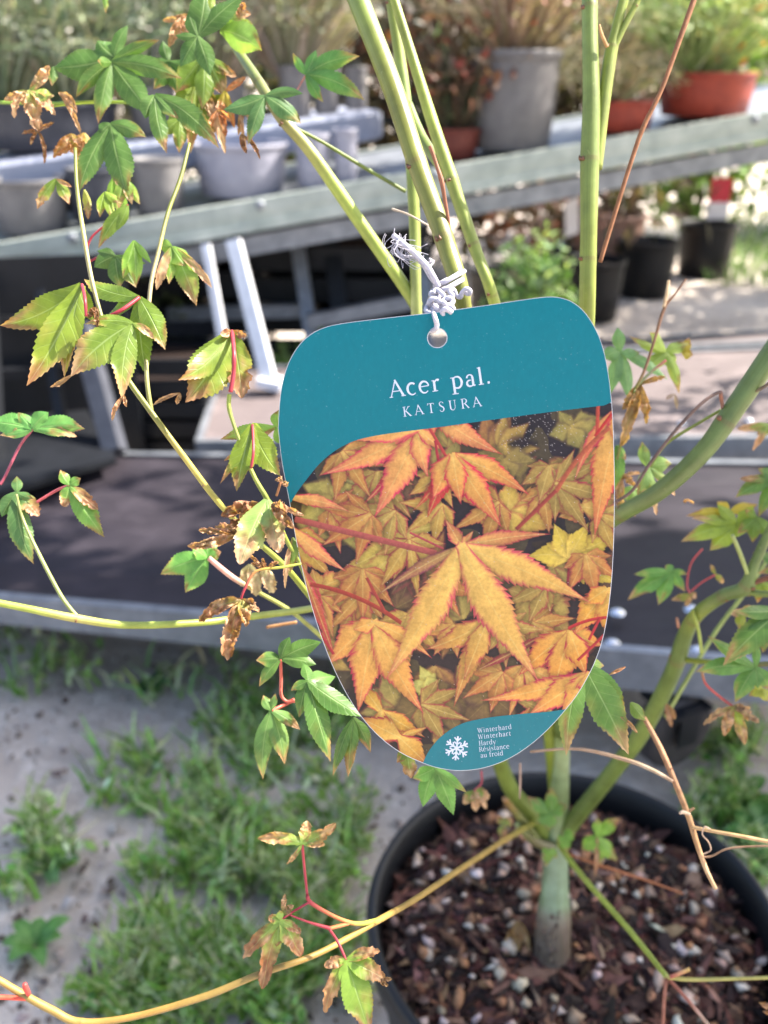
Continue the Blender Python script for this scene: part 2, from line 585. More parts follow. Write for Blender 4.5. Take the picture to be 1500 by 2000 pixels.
for x in (.06, L2 - .05):
    q = A2 + f1 * x + f2 * .318
    m = MB(); m.box(Vector((q.x, q.y, .55)), f1 * .015, f2 * .0145, Vector((0, 0, .55)))
    m.build('post', M['zinc'], ushelf, False)


def us(px, back=0.1):
    best = None
    for i in range(301):
        q = A2 + f1 * (L2 * i / 300)
        t = (q - CAM).dot(FWD)
        x = 750 + F * (q - CAM).x / t
        if best is None or abs(x - px) < best[0]: best = (abs(x - px), q)
    return best[1] + f2 * back + f3 * .0605


def pot(name, label, c, r_top, r_bot, h, mt, group=None, seg=28, soil=True, ribs=0, az=None):
    """round nursery pot with rolled rim, open top and soil inside"""
    az = Vector((0, 0, 1))
    t = thing(name, label, 'plant pot', c, group)
    m = MB()
    w = .004 if r_top < .12 else .005
    prof = [(r_bot * .9, .001), (r_bot, .004), (r_bot + (r_top - r_bot) * .5, h * .5), (r_top * .965, h * .86), (r_top * .975, h * .90), (r_top, h * .91), (r_top * 1.012, h * .985), (r_top, h), (r_top - w, h * .99), (r_top - w * 1.6, h * .9), (r_top * .93, h * .84)]
    m.lathe(Vector(c), prof, seg)
    m.f.pop()
    b = m.build('body', mt, t)
    if soil:
        s = MB()
        s.lathe(Vector(c), [(r_top * .955, h * .80), (r_top * .93, h * .86), (r_top * .5, h * .885), (r_top * .1, h * .89)], 18)
        s.build('soil_surface', M['soil'], t)
    return t


GREYS = 'pale pots under the white shelf'
wp = [(60, .085, .12, M['potgrey'], 'grey pot below the white shelf at the far left of the bench'),
      (200, .07, .12, M['potdark'], 'dark slate pot between two grey pots under the white shelf'),
      (318, .062, .125, M['potgrey'], 'grey pot between the dark slate pot and the wide white pot under the shelf'),
      (488, .112, .125, M['potwhite'], 'widest white pot under the shelf with a slanted sun patch'),
      (622, .042, .125, M['potwhite'], 'narrow white pot with sun patch right of the widest white pot'),
      (688, .030, .125, M['potwhite'], 'smallest white pot near the rounded end of the white shelf')]
for px, r, h, mt, lb in wp:
    c = bp(px, .045 + r)
    pot('plant_pot', lb, (c.x, c.y, c.z - .006), r, r * .86, min(h, .118), mt, GREYS, soil=False)
# pots on the white shelf
c = us(120, .19)
pot('plant_pot', 'wide dark grey tub on the left end of the white shelf', c, .17, .15, .105, M['potdark'])
potsU = []
for px, r, h, lb in ((606, .042, .12, 'grey pot on the white shelf nearest the diagonal green stem'), (664, .036, .105, 'middle one of the three slim grey pots on the white shelf'), (722, .032, .10, 'slim grey pot at the right end of the white shelf')):
    c = us(px, .10)
    pot('plant_pot', lb, c, r, r * .85, h, M['potgrey'], 'slim grey pots on the white shelf')
for px, lb in ((330, 'grey pot behind the maple leaves on the white shelf'), (470, 'grey pot half hidden by hanging maple leaves on the white shelf')):
    c = us(px, .16)
    pot('plant_pot', lb, c, .062, .05, .11, M['potgrey'], 'slim grey pots on the white shelf')
# pots on the bench, right half
c = bp(1042, .16); GP = c
pot('plant_pot', 'tall grey pot with a bright sunlit edge on the bench rail', (c.x, c.y, c.z - .006), .116, .098, .225, M['potgrey'], seg=36)
c = bp(920, .15); RP0 = c
pot('plant_pot', 'low dark red pot left of the tall grey pot', (c.x, c.y, c.z - .006), .075, .062, .075, simple('dark_red_plastic', S(104, 50, 40), .55, S(84, 38, 32), 30, .1, .001), 'red pots on the bench')
c = bp(1255, .14); RP1 = c
pot('plant_pot', 'low red pot crossed by the thin brown twig', (c.x, c.y, c.z - .006), .09, .078, .075, M['potred'], 'red pots on the bench')
c = bp(1440, .16); RP2 = c
pot('plant_pot', 'large red pot at the right end of the bench', (c.x, c.y, c.z - .006), .125, .108, .105, M['potred'], 'red pots on the bench')


# ------------------------------------------------------------------ foliage helpers for blurred background plants
def ribbon(m, pts, w, col):
    n = len(pts)
    side = None
    rows = []
    for i in range(n):
        tg = (pts[min(i + 1, n - 1)] - pts[max(i - 1, 0)]).normalized()
        sd = tg.cross(Vector((.3, -.9, .3)))
        if sd.length < .05: sd = tg.cross(Vector((1, 0, 0)))
        sd.normalize()
        ww = w * (1 - (i / (n - 1)) ** 2 * .85)
        rows.append((m.vert(pts[i] - sd * ww, col), m.vert(pts[i] + sd * ww, col)))
    for a, b in zip(rows, rows[1:]):
        m.face(a[0], a[1], b[1], b[0])


def card(m, p, size, col, aspect=.45, nrm=None):
    d = Vector((random.gauss(0, 1), random.gauss(0, 1), random.gauss(0, 1))).normalized()
    if nrm is not None: d = (d + nrm).normalized()
    a = d.orthogonal().normalized()
    a = Matrix.Rotation(random.uniform(0, 6.283), 3, d) @ a
    b = d.cross(a)
    i0 = m.vert(p - a * size * .5, col); i1 = m.vert(p - b * size * aspect * .5 + d * size * .08, col)
    i2 = m.vert(p + a * size * .5, col); i3 = m.vert(p + b * size * aspect * .5 + d * size * .08, col)
    m.face(i0, i1, i2, i3)


def wispy(name, label, cat, c, n, spread, height, cols, w=.0022, droop=.5, group=None, bits=0, bitcol=None, bitsize=.012, seedhead=False):
    t = thing(name, label, cat, c, group)
    m = MB()
    c = Vector(c)
    for _ in range(n):
        a = random.uniform(0, 6.283); rr = random.random() ** .6
        d = Vector((math.cos(a) * rr * spread, math.sin(a) * rr * spread * .8, 0))
        h = height * random.uniform(.45, 1.1)
        p0 = c + d * .25
        pts = []
        wob = Vector((random.uniform(-1, 1), random.uniform(-1, 1), 0)) * spread * .25
        for k in range(5):
            s = k / 4
            pts.append(p0 + d * s ** 1.3 + wob * math.sin(s * 3.5) + Vector((0, 0, h * s - droop * rr * h * s ** 2.5)))
        ribbon(m, pts, w * random.uniform(.6, 1.4), jit(random.choice(cols), .3))
        if bits and random.random() < bits:
            for _ in range(3):
                card(m, pts[random.choice((2, 3, 4))] + Vector((random.gauss(0, .01), random.gauss(0, .01), random.gauss(0, .01))), bitsize * random.uniform(.6, 1.5), jit(random.choice(bitcol), .3))
    m.build('foliage', M['strand'], t)
    s = MB()
    for _ in range(7):
        a = random.uniform(0, 6.283)
        d = Vector((math.cos(a), math.sin(a), 0)) * spread * random.uniform(.1, .45)
        s.tube([c + Vector((0, 0, -.01)), c + d * .5 + Vector((0, 0, height * .35)), c + d + Vector((0, 0, height * .7))], [.004, .003, .0015], S(96, 78, 60), 5)
    s.build('stem', M['twig'], t)
    return t


def bushy(name, label, cat, c, n, rad, cols, size=.03, group=None, trunk=True, aspect=.45, clump=9, low=False):
    """shrub of leaf cards gathered in clumps"""
    t = thing(name, label, cat, c, group)
    m = MB()
    c = Vector(c)
    centre = c + Vector((0, 0, rad.z * (1.0 if not low else .75)))
    nc = max(4, n // clump)
    for _ in range(nc):
        while True:
            q = Vector((random.uniform(-1, 1), random.uniform(-1, 1), random.uniform(-1, 1)))
            if .15 < q.length < 1: break
        q = q * (.55 + .45 * q.length)
        cc = centre + Vector((q.x * rad.x, q.y * rad.y, q.z * rad.z))
        base = random.choice(cols)
        sp = min(rad.x, rad.z) * .16
        for _ in range(clump):
            p = cc + Vector((random.gauss(0, sp), random.gauss(0, sp), random.gauss(0, sp)))
            card(m, p, size * random.uniform(.6, 1.4), jit(base, .3), aspect, Vector((0, 0, .6)))
    m.build('foliage', M['foliage'], t, False)
    s = MB()
    for k in range(6):
        a = 6.283 * k / 6 + random.uniform(-.4, .4)
        d = Vector((math.cos(a) * rad.x, math.sin(a) * rad.y, 0)) * random.uniform(.25, .6)
        th = max(.003, rad.x * .025)
        s.tube([c, c + d * .4 + Vector((0, 0, rad.z * .7)), c + d + Vector((0, 0, rad.z * 1.4))], [th, th * .7, th * .3], S(90, 76, 58), 5)
    s.build('stem', M['twig'], t)
    return t


# wispy grey plants over the white shelf
GR = [S(142, 158, 136), S(122, 140, 112), S(170, 180, 168), S(104, 120, 90), S(140, 138, 112), S(178, 180, 158), S(88, 104, 74)]
labs = ['grey green wispy shrub at the top left corner behind the maple', 'grey wispy shrub growing from the wide dark tub', 'tangled grey green plant behind the upper maple leaves',
        'straw grey wispy plant above the slim grey pots', 'tan wispy plant left of the thick leaning maple stem', 'grey wispy plant at the far back left of the white shelf']
for (px, back, hh, sp, lb) in ((20, .20, .55, .24, labs[0]), (160, .19, .55, .24, labs[1]), (330, .19, .52, .22, labs[2]), (470, .19, .52, .2, labs[3]), (610, .14, .50, .2, labs[4]), (-120, .25, .55, .25, labs[5])):
    c = us(px, back)
    cols = GR if px < 400 else [S(164, 156, 136), S(146, 138, 114), S(186, 176, 156), S(118, 116, 90), S(160, 148, 140)]
    wispy('lavender_shrub', lb, 'shrub', (c.x, c.y, c.z + .09), 1300, sp, hh, cols, .0028, .55, 'wispy grey shrubs on the white shelf', .5, [S(196, 196, 184), S(156, 164, 140)], .012)
# reddish brown plant, pinkish twiggy plant, beige grass, sunny green plant
c = RP0
wispy('heuchera_plant', 'dark brown red leafy plant between the stems above the low dark red pot', 'plant', (c.x, c.y + .01, c.z + .06), 170, .16, .34, [S(84, 64, 46), S(70, 78, 52), S(90, 74, 58)], .003, .5, None, .9,
      [S(92, 66, 52), S(70, 50, 42), S(112, 74, 58), S(120, 110, 84), S(84, 66, 54), S(96, 70, 56), S(130, 96, 80), S(140, 62, 48)], .030)
wispy('low_shrub', 'small dark green shrub in the low dark red pot', 'shrub', (RP0.x - .02, RP0.y + .02, RP0.z + .055), 160, .09, .12, [S(70, 84, 58), S(60, 74, 48), S(96, 100, 72)], .003, .3, None, .8, [S(70, 84, 56), S(110, 112, 84)], .016)
c = GP
wispy('twiggy_shrub', 'pinkish beige twiggy shrub in the tall grey pot', 'shrub', (c.x, c.y, c.z + .19), 420, .24, .42, [S(150, 128, 112), S(170, 146, 130), S(120, 100, 84), S(140, 130, 100)], .0022, .45, None, .95,
      [S(190, 166, 156), S(170, 140, 128), S(210, 188, 180), S(196, 176, 168), S(176, 150, 140), S(200, 170, 160), S(186, 84, 64), S(150, 130, 104)], .017)
c = RP1
wispy('beige_grass', 'drooping beige grass in the low red pot by the twig', 'grass plant', (c.x - .03, c.y, c.z + .06), 420, .17, .30, [S(176, 160, 130), S(150, 134, 106), S(190, 176, 146), S(120, 118, 84)], .0024, .85, None, .6, [S(190, 172, 146), S(160, 146, 116)], .012)
c = RP2
wispy('leafy_herb', 'bright green sunlit herb with an orange leaf in the large red pot', 'plant', (c.x - .05, c.y, c.z + .09), 520, .30, .42, [S(136, 154, 96), S(156, 172, 112), S(110, 130, 80), S(176, 186, 140)], .0028, .5, None, 1.0,
      [S(146, 166, 104), S(170, 188, 130), S(122, 142, 88), S(200, 208, 170), S(180, 170, 120)], .022)
m = MB()
for k in range(16):
    card(m, P(1430 + random.gauss(0, 22), 80 + random.gauss(0, 24), 2.3), .035, jit(S(206, 104, 30), .25), .6)
for k in range(5):
    card(m, P(1490 + random.gauss(0, 9), 15 + random.gauss(0, 12), 2.3), .035, jit(S(206, 104, 30), .25), .6)
o = m.build('orange_leaves', M['foliage'], None, False, loc=P(1430, 80, 2.3))
tag(o, 'spray of orange leaves in front of the sunlit green herb', 'leaves')

# dead rosette: pale green lit leaf sprays between stems
bushy('sage_plant', 'pale green lit shoot between the thin maple stems', 'plant', P(862, 215, 2.3), 60, Vector((.035, .03, .09)), [S(150, 176, 120), S(170, 190, 140)], .05, None, clump=5)

# ------------------------------------------------------------------ under the bench and further back
fr_ = thing('metal_rack', 'grey metal rack frame standing in the dark under the bench', 'rack', (P(590, 640, 2.5).x, P(590, 640, 2.5).y, 0))


def bar(par, a, b, w, mt, name='bar', d=None):
    m = MB()
    ax = (b - a); L = ax.length; ax.normalize()
    x = ax.cross(Vector((0, 1, 0.01))).normalized(); y = ax.cross(x)
    m.box((a + b) / 2, x * w / 2, y * (d or w) / 2, ax * L / 2)
    return m.build(name, mt, par, False)


bar(fr_, P(578, 455, 2.42), P(612, 680, 2.42), .034, M['zinc'], 'post')
bar(fr_, P(330, 612, 2.45), P(590, 606, 2.45), .034, M['zinc'], 'crossbar')
bar(fr_, P(600, 628, 2.38), P(820, 585, 2.38), .034, M['zinc'], 'crossbar')
bar(fr_, P(645, 450, 2.5), P(668, 640, 2.5), .045, M['darkframe'], 'post')
bar(fr_, P(250, 470, 2.5), P(262, 730, 2.5), .04, M['darkframe'], 'post')
bar(fr_, P(820, 470, 2.5), P(835, 740, 2.5), .04, M['zinc'], 'post')
lp = thing('white_post', 'bright sunlit white metal post leaning under the bench, wider of two', 'post', P(528, 752, 2.06), 'white posts under the bench')
bar(lp, P(456, 470, 2.02), P(528, 752, 2.06), .030, M['whitepost'], 'shaft')
bar(lp, P(505, 742, 2.06), P(552, 752, 2.06), .02, M['whitepost'], 'foot_plate', .05)
lp = thing('white_post', 'narrow pale metal post leaning left of the wide white one', 'post', P(450, 745, 2.12), 'white posts under the bench')
bar(lp, P(402, 478, 2.08), P(450, 745, 2.12), .019, M['whitepost'], 'shaft')
bar(lp, P(436, 742, 2.12), P(466, 744, 2.12), .016, M['whitepost'], 'foot_plate', .04)

# dark crate with leaning bars at the left
ck = thing('dark_trolley', 'dark steel cage trolley in shade behind the left maple leaves', 'plant trolley', (P(60, 900, 1.66).x, P(60, 900, 1.66).y, 0))
q0, q1, q2, q3 = PG(-330, 1060, .215), PG(226, 892, .215), PG(170, 800, .215), PG(-420, 850, .215)
m = MB()
for z in (0, -.03):
    pass
tp = [m.vert(q + Vector((0, 0, .0))) for q in (q0, q1, q2, q3)]; bt = [m.vert(q + Vector((0, 0, -.012))) for q in (q0, q1, q2, q3)]
m.face(*tp); m.face(*reversed(bt))
for a in range(4):
    b = (a + 1) % 4; m.face(tp[a], bt[a], bt[b], tp[b])
m.build('base_plate', M['darkframe'], ck, False)
bar(ck, P(160, 640, 1.74), P(226, 884, 1.68), .034, M['potdark'], 'post')
bar(ck, P(78, 560, 1.8), P(128, 870, 1.72), .018, M['darkframe'], 'post')
bar(ck, P(-30, 560, 1.72), P(-10, 930, 1.62), .03, M['darkframe'], 'post')
bar(ck, P(-60, 735, 1.78), P(190, 718, 1.78), .02, M['darkframe'], 'crossbar')
bar(ck, P(-60, 620, 1.8), P(175, 640, 1.8), .02, M['darkframe'], 'crossbar')
m = MB()
m.box(P(60, 740, 1.86), Vector((.2, .05, 0)), Vector((0, .004, 0)), Vector((0, 0, .24)))
m.build('side_panel', M['darkframe'], ck, False)

# black nursery pots on the ground at the right, and others deep under the bench
DG = 'black pots standing on the ground beyond the bench'
BP = []
for (px, py, r, h, lb, mt) in ((1150, 622, .115, .22, 'black pot left of the two black pots, beside the upright maple stem', M['potblack']),
                              (1255, 578, .118, .225, 'black pot in the middle of the ground row, scuffed on its right side', M['potblack']),
                              (1370, 540, .125, .235, 'black pot with a red and white label beside the sunny grass', M['potblack'])):
    c = PG(px, py)
    BP.append((c, r, h))
    pot('nursery_pot', lb, (c.x, c.y, 0), r, r * .84, h, mt, DG)
c, r, h = BP[2]
lt = thing('plant_label', 'red and white plant label stuck in the right black pot', 'label', (c.x + .06, c.y - .06, h * .85))
lc = P(1406, 385, (Vector((c.x + .06, c.y - .06, .2)) - CAM).dot(FWD))
m = MB(); m.box(lc + Vector((0, 0, .028)), Vector((.048, .006, 0)), Vector((0, .001, 0)), Vector((0, 0, .05))); m.build('red_panel', M['labelred'], lt, False)
m = MB(); m.box(lc + Vector((0, 0, -.058)), Vector((.048, .006, 0)), Vector((0, .001, 0)), Vector((0, 0, .0355))); m.build('white_panel', M['labelwhite'], lt, False)
for k, (px, py, t, r, h, lb) in enumerate(((700, 610, 2.75, .14, .24, 'large black pot deep under the bench above the tag corner'), (990, 560, 3.1, .13, .24, 'black pot under the bench behind the pale green bush'),
                                          (1080, 520, 3.5, .12, .22, 'brown tinted pot in shade right of the green bush'), (330, 600, 2.8, .14, .25, 'black pot under the bench behind the narrow white post'))):
    q = P(px, py, t)
    pot('nursery_pot', lb, (q.x, q.y, 0), r, r * .84, h, M['potblack'], 'black pots in the shade under the bench')
q = P(1185, 455, 3.9)
pot('nursery_pot', 'pale brown clay coloured pot behind the upright maple stem', (q.x, q.y, 0), .16, .13, .30, simple('clay_plastic', S(150, 118, 104), .6, S(130, 100, 88)))
CRL = ['black slatted crate in the dark under the left end of the bench', 'black slatted crate behind the narrow white post', 'black slatted crate behind the rack frame', 'low dark crate between the cage trolley and the pale deck', 'black slatted crate right of the rack frame', 'black slatted crate behind the pale green bush']
for k, (x0, y0, hh) in enumerate(((-1.12, 2.62, .46), (-.62, 2.66, .5), (-.12, 2.7, .46), (-.62, 2.04, .27))):  # crates added as a dark mass where the space under the bench looked bright
    t = thing('black_crate', CRL[k], 'crate', (x0, y0, 0), 'black crates under the bench')
    w, d = .235, .16
    for z in np.linspace(.04, hh, 6):
        for (cx, cy, hx, hy) in ((0, -d, w, .006), (0, d, w, .006), (-w, 0, .006, d), (w, 0, .006, d)):
            m = MB(); m.box(Vector((x0 + cx, y0 + cy, z)), Vector((hx, 0, 0)), Vector((0, hy, 0)), Vector((0, 0, hh / 6 * .40))); m.build('slat', M['darkframe'], t, False)
    for sx in (-1, 1):
        for sy in (-1, 1):
            m = MB(); m.box(Vector((x0 + sx * (w - .012), y0 + sy * (d - .012), hh / 2)), Vector((.005, 0, 0)), Vector((0, .005, 0)), Vector((0, 0, hh / 2 + .02))); m.build('corner_post', M['darkframe'], t, False)
    m = MB(); m.box(Vector((x0, y0, .012)), Vector((w - .008, 0, 0)), Vector((0, d - .008, 0)), Vector((0, 0, .008))); m.build('base', M['darkframe'], t, False)
    m = MB(); m.box(Vector((x0, y0, hh - .06)), Vector((w - .01, 0, 0)), Vector((0, d - .01, 0)), Vector((0, 0, .02))); m.build('soil_fill', M['soil'], t, False)
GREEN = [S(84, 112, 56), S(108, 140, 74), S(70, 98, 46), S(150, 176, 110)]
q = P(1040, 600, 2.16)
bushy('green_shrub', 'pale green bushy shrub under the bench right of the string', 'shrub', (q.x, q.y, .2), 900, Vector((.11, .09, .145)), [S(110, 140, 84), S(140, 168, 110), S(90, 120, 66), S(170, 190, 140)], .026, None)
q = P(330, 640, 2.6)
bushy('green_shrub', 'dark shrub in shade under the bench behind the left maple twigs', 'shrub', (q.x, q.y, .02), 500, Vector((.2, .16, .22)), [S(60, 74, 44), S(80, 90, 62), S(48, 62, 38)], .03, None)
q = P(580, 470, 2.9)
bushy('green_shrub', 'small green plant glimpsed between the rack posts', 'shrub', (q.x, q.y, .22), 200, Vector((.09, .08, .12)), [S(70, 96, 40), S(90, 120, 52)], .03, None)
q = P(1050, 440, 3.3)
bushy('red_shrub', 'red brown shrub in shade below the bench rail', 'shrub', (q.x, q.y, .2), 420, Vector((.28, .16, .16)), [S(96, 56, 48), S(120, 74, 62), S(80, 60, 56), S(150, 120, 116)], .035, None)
lt = thing('white_label', 'small white label hanging left of the upright maple stem under the rail', 'label', P(1115, 425, 3.0))
m = MB(); m.box(P(1117, 425, 3.0), Vector((.022, .004, .008)), Vector((0, .001, 0)), Vector((-.006, 0, .055))); m.build('face', M['labelwhite'], lt, False)
for k, (px, py) in enumerate(((450, 640), (600, 720), (540, 735))):
    pass
q = PG(575, 735, .02)
bushy('grass_tuft', 'bright green grass tuft beside the foot of the white post', 'grass', (P(580, 760, 2.5).x, P(580, 760, 2.5).y, 0), 160, Vector((.1, .06, .12)), [S(120, 160, 80), S(150, 180, 110)], .07, None, aspect=.12)

# far shrubs forming the background
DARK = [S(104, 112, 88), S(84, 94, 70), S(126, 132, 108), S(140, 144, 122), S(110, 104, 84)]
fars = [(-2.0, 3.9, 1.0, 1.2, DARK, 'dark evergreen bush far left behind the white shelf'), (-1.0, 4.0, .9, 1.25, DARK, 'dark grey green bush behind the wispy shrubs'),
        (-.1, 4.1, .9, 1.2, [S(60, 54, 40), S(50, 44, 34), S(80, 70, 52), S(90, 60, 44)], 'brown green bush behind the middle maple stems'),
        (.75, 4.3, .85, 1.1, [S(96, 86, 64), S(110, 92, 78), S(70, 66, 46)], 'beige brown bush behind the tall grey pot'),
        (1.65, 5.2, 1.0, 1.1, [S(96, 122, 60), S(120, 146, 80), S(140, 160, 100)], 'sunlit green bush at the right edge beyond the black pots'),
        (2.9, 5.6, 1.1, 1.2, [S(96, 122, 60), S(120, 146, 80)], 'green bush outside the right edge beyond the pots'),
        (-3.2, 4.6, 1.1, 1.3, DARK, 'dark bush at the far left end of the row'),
        (2.35, 3.85, .75, 1.9, [S(76, 100, 48), S(90, 116, 60)], 'tall green bush just outside the right edge shading the black pots')]  # last bush is out of view, added for the shadow it casts
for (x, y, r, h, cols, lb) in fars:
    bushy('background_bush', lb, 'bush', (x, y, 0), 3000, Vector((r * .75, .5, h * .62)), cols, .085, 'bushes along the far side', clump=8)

# sunny grass at the far right
m = MB()
for _ in range(1500):
    q = PG(random.uniform(1380, 1700), random.uniform(420, 560))
    h = random.uniform(.03, .1)
    a = random.uniform(0, 6.28)
    d = Vector((math.cos(a), math.sin(a), 0)) * h * .5
    ribbon(m, [q, q + d * .4 + Vector((0, 0, h * .6)), q + d + Vector((0, 0, h))], .004, jit(random.choice(GREEN), .3))
o = m.build('grass', M['foliage']); o['kind'] = 'stuff'

# ------------------------------------------------------------------ unseen tree added outside the right edge to shade the foreground
tr = thing('shade_tree', 'leafy young tree standing beside the trolleys at the right', 'tree', (2.0, 1.42, 0))
m = MB()
m.tube([Vector(p) for p in ((2.0, 1.42, -.02), (2.02, 1.40, .6), (1.96, 1.42, 1.2), (2.0, 1.38, 1.9), (2.05, 1.4, 2.5))], [.05, .042, .036, .024, .008], S(84, 72, 60), 10)
m.build('trunk', M['wood'], tr)
limbs = MB()
for k in range(11):
    a = 6.283 * k / 11 + random.uniform(-.3, .3)
    z0 = random.uniform(1.3, 2.1)
    d = Vector((math.cos(a) * .85, math.sin(a) * .55, random.uniform(.15, .5)))
    s = Vector((2.0, 1.4, z0))
    limbs.tube([s, s + d * .5 + Vector((0, 0, .08)), s + d], [.014, .009, .003], S(84, 72, 60), 6)
limbs.build('limb', M['wood'], tr)
m = MB()
SUN_GAPS = [(PG(250, 1012, .2), .14), (PG(350, 1000, .2), .13), (PG(1320, 968, .2), .15), (PG(1420, 955, .2), .15), (P(470, 1080, .295), .09), (P(300, 1220, .345), .10), (P(100, 1200, .335), .08), (P(140, 830, .35), .07), (P(175, 1000, .345), .07), (P(650, 360, .386), .13), (P(1160, 350, .36), .15), (P(760, 150, .32), .10), (P(850, 300, .364), .09), (P(250, 200, .385), .10), (P(480, 80, .378), .09), (P(150, 330, .37), .07), (P(450, 700, .297), .04), (P(280, 650, .296), .035)]  # crown left open along these sun lines so sun patches fall through
for _ in range(760):
    while True:
        q = Vector((random.uniform(-1, 1), random.uniform(-1, 1), random.uniform(-1, 1)))
        if q.length < 1: break
    cc = Vector((1.92 + q.x * 1.2, 1.27 + q.y * .80, 2.22 + q.z * .55))
    if any((cc - g0 - SDIR * (cc - g0).dot(SDIR)).length < gr for g0, gr in SUN_GAPS): continue
    b = random.choice([S(70, 104, 40), S(90, 122, 52), S(60, 92, 36)])
    for _ in range(17):
        card(m, cc + Vector((random.gauss(0, .06), random.gauss(0, .06), random.gauss(0, .04))), random.uniform(.05, .1), jit(b, .25), .55, Vector((0, 0, .8)))
m.build('crown', M['foliage'], tr, False)

bushy('nursery_shrub', 'sparse green shrub standing beside the right end of the pale deck', 'shrub', (1.42, 2.02, 0), 420, Vector((.34, .26, .62)), [S(90, 116, 60), S(108, 132, 76)], .07, None)  # shrub out of view, added to throw dappled shade on the second deck

# ------------------------------------------------------------------ big pot, soil
PC = Vector((.1406, .4934, 0))
RIM = .265
bigpot = thing('maple_pot', 'large round black plastic pot holding the maple and bark mix', 'plant pot', PC)
RO = .153
m = MB()
prof = [(.114, .001), (.12, .005), (.136, RIM * .55), (.1445, RIM * .88), (.146, RIM * .90), (RO, RIM * .905), (RO + .001, RIM - .006), (RO - .001, RIM - .001), (RO - .004, RIM), (RO - .0075, RIM - .003), (RO - .0085, RIM - .02), (RO - .013, RIM - .075)]
m.lathe(PC, prof, 96)
m.f.pop()
m.build('body', M['potblack'], bigpot)
SZ = RIM - .030


def soil_h(x, y):
    r = math.hypot(x, y) / .14
    return SZ + .010 * (1 - r * r) + .004 * mnoise.noise(Vector((x * 60, y * 60, .3))) - .006 * max(0, (r - .85) / .15)


m = MB()
rings = []
for i in range(22):
    rr = .1425 * i / 21
    rings.append([m.vert(PC + Vector((rr * math.cos(6.283185 * k / 72), rr * math.sin(6.283185 * k / 72), soil_h(rr * math.cos(6.283185 * k / 72), rr * math.sin(6.283185 * k / 72)))) ) for k in range(72)])
for a, b in zip(rings, rings[1:]):
    for k in range(72):
        m.face(a[k], b[k], b[(k + 1) % 72], a[(k + 1) % 72])
soil = m.build('potting_soil', M['soil'], None, True, loc=(PC.x, PC.y, SZ))
tag(soil, 'dark bark and perlite potting mix filling the black pot', 'soil', kind='stuff')


def lump(m, p, sx, sy, sz, rot, col, irr=.35):
    """irregular little stone: a squashed, jittered octa-sphere"""
    q = rot
    base = [(1, 0, 0), (.6, .6, .3), (0, 1, 0), (-.6, .6, -.2), (-1, 0, 0), (-.6, -.6, .3), (0, -1, 0), (.6, -.6, -.3), (.2, .1, 1), (-.1, -.2, -1)]
    vs = []
    for b in base:
        v = Vector((b[0] * sx, b[1] * sy, b[2] * sz)) * (1 + random.uniform(-irr, irr))
        vs.append(m.vert(p + q @ v, col))
    for k in range(8):
        m.face(vs[k], vs[(k + 1) % 8], vs[8]); m.face(vs[(k + 1) % 8], vs[k], vs[9])


def rrot():
    return Matrix.Rotation(random.uniform(0, 6.28), 3, 'Z') @ Matrix.Rotation(random.gauss(0, .5), 3, 'X') @ Matrix.Rotation(random.gauss(0, .5), 3, 'Y')


m = MB()
CH = [S(80, 56, 50), S(60, 42, 38), S(100, 70, 60), S(46, 34, 31), S(76, 48, 40), S(120, 86, 68), S(50, 37, 34), S(88, 52, 44), S(140, 110, 90)]
for _ in range(4600):
    a = random.uniform(0, 6.283); rr = .1405 * math.sqrt(random.random())
    x, y = rr * math.cos(a), rr * math.sin(a)
    s = random.uniform(.0022, .0078) * random.choice((.6, 1, 1, 1.15))
    lump(m, PC + Vector((x, y, soil_h(x, y) + random.uniform(0, .007))), s * random.uniform(.8, 2.3), s * random.uniform(.45, .85), s * random.uniform(.18, .5), rrot(), jit(random.choice(CH), .35), .5)
chips = m.build('bark_chips', M['chip'], soil, False)
chips['kind'] = 'stuff'
for k in range(260):
    a = random.uniform(0, 6.283); rr = .138 * math.sqrt(random.random())
    x, y = rr * math.cos(a), rr * math.sin(a)
    s = random.uniform(.0022, .0058) * random.choice((.7, .9, 1, 1.1))
    m = MB()
    col = random.choice([S(186, 172, 160), S(160, 142, 128), S(196, 186, 176), S(150, 108, 80), S(176, 152, 134), S(160, 120, 92), S(140, 118, 104)])
    lump(m, PC + Vector((x, y, soil_h(x, y) + .0085 + random.uniform(0, .003))), s * random.uniform(.9, 1.7), s, s * random.uniform(.5, .9), rrot(), jit(col, .2), .34)
    m.build('pebble', M['perlite'], soil, True)

# ------------------------------------------------------------------ the maple
TB = P(1078, 1905, .672)
maple = thing('maple_tree', 'young green stemmed maple with scorched leaves growing in the black pot', 'tree', TB)
GRN = S(108, 124, 56); GRN2 = S(122, 134, 52); YEL = S(148, 122, 62); OLIVE = S(112, 116, 44)
PALE = S(150, 166, 128); PINK = S(150, 54, 64); DRY = S(168, 130, 92); DRYD = S(118, 76, 56); LIME = S(146, 160, 66)


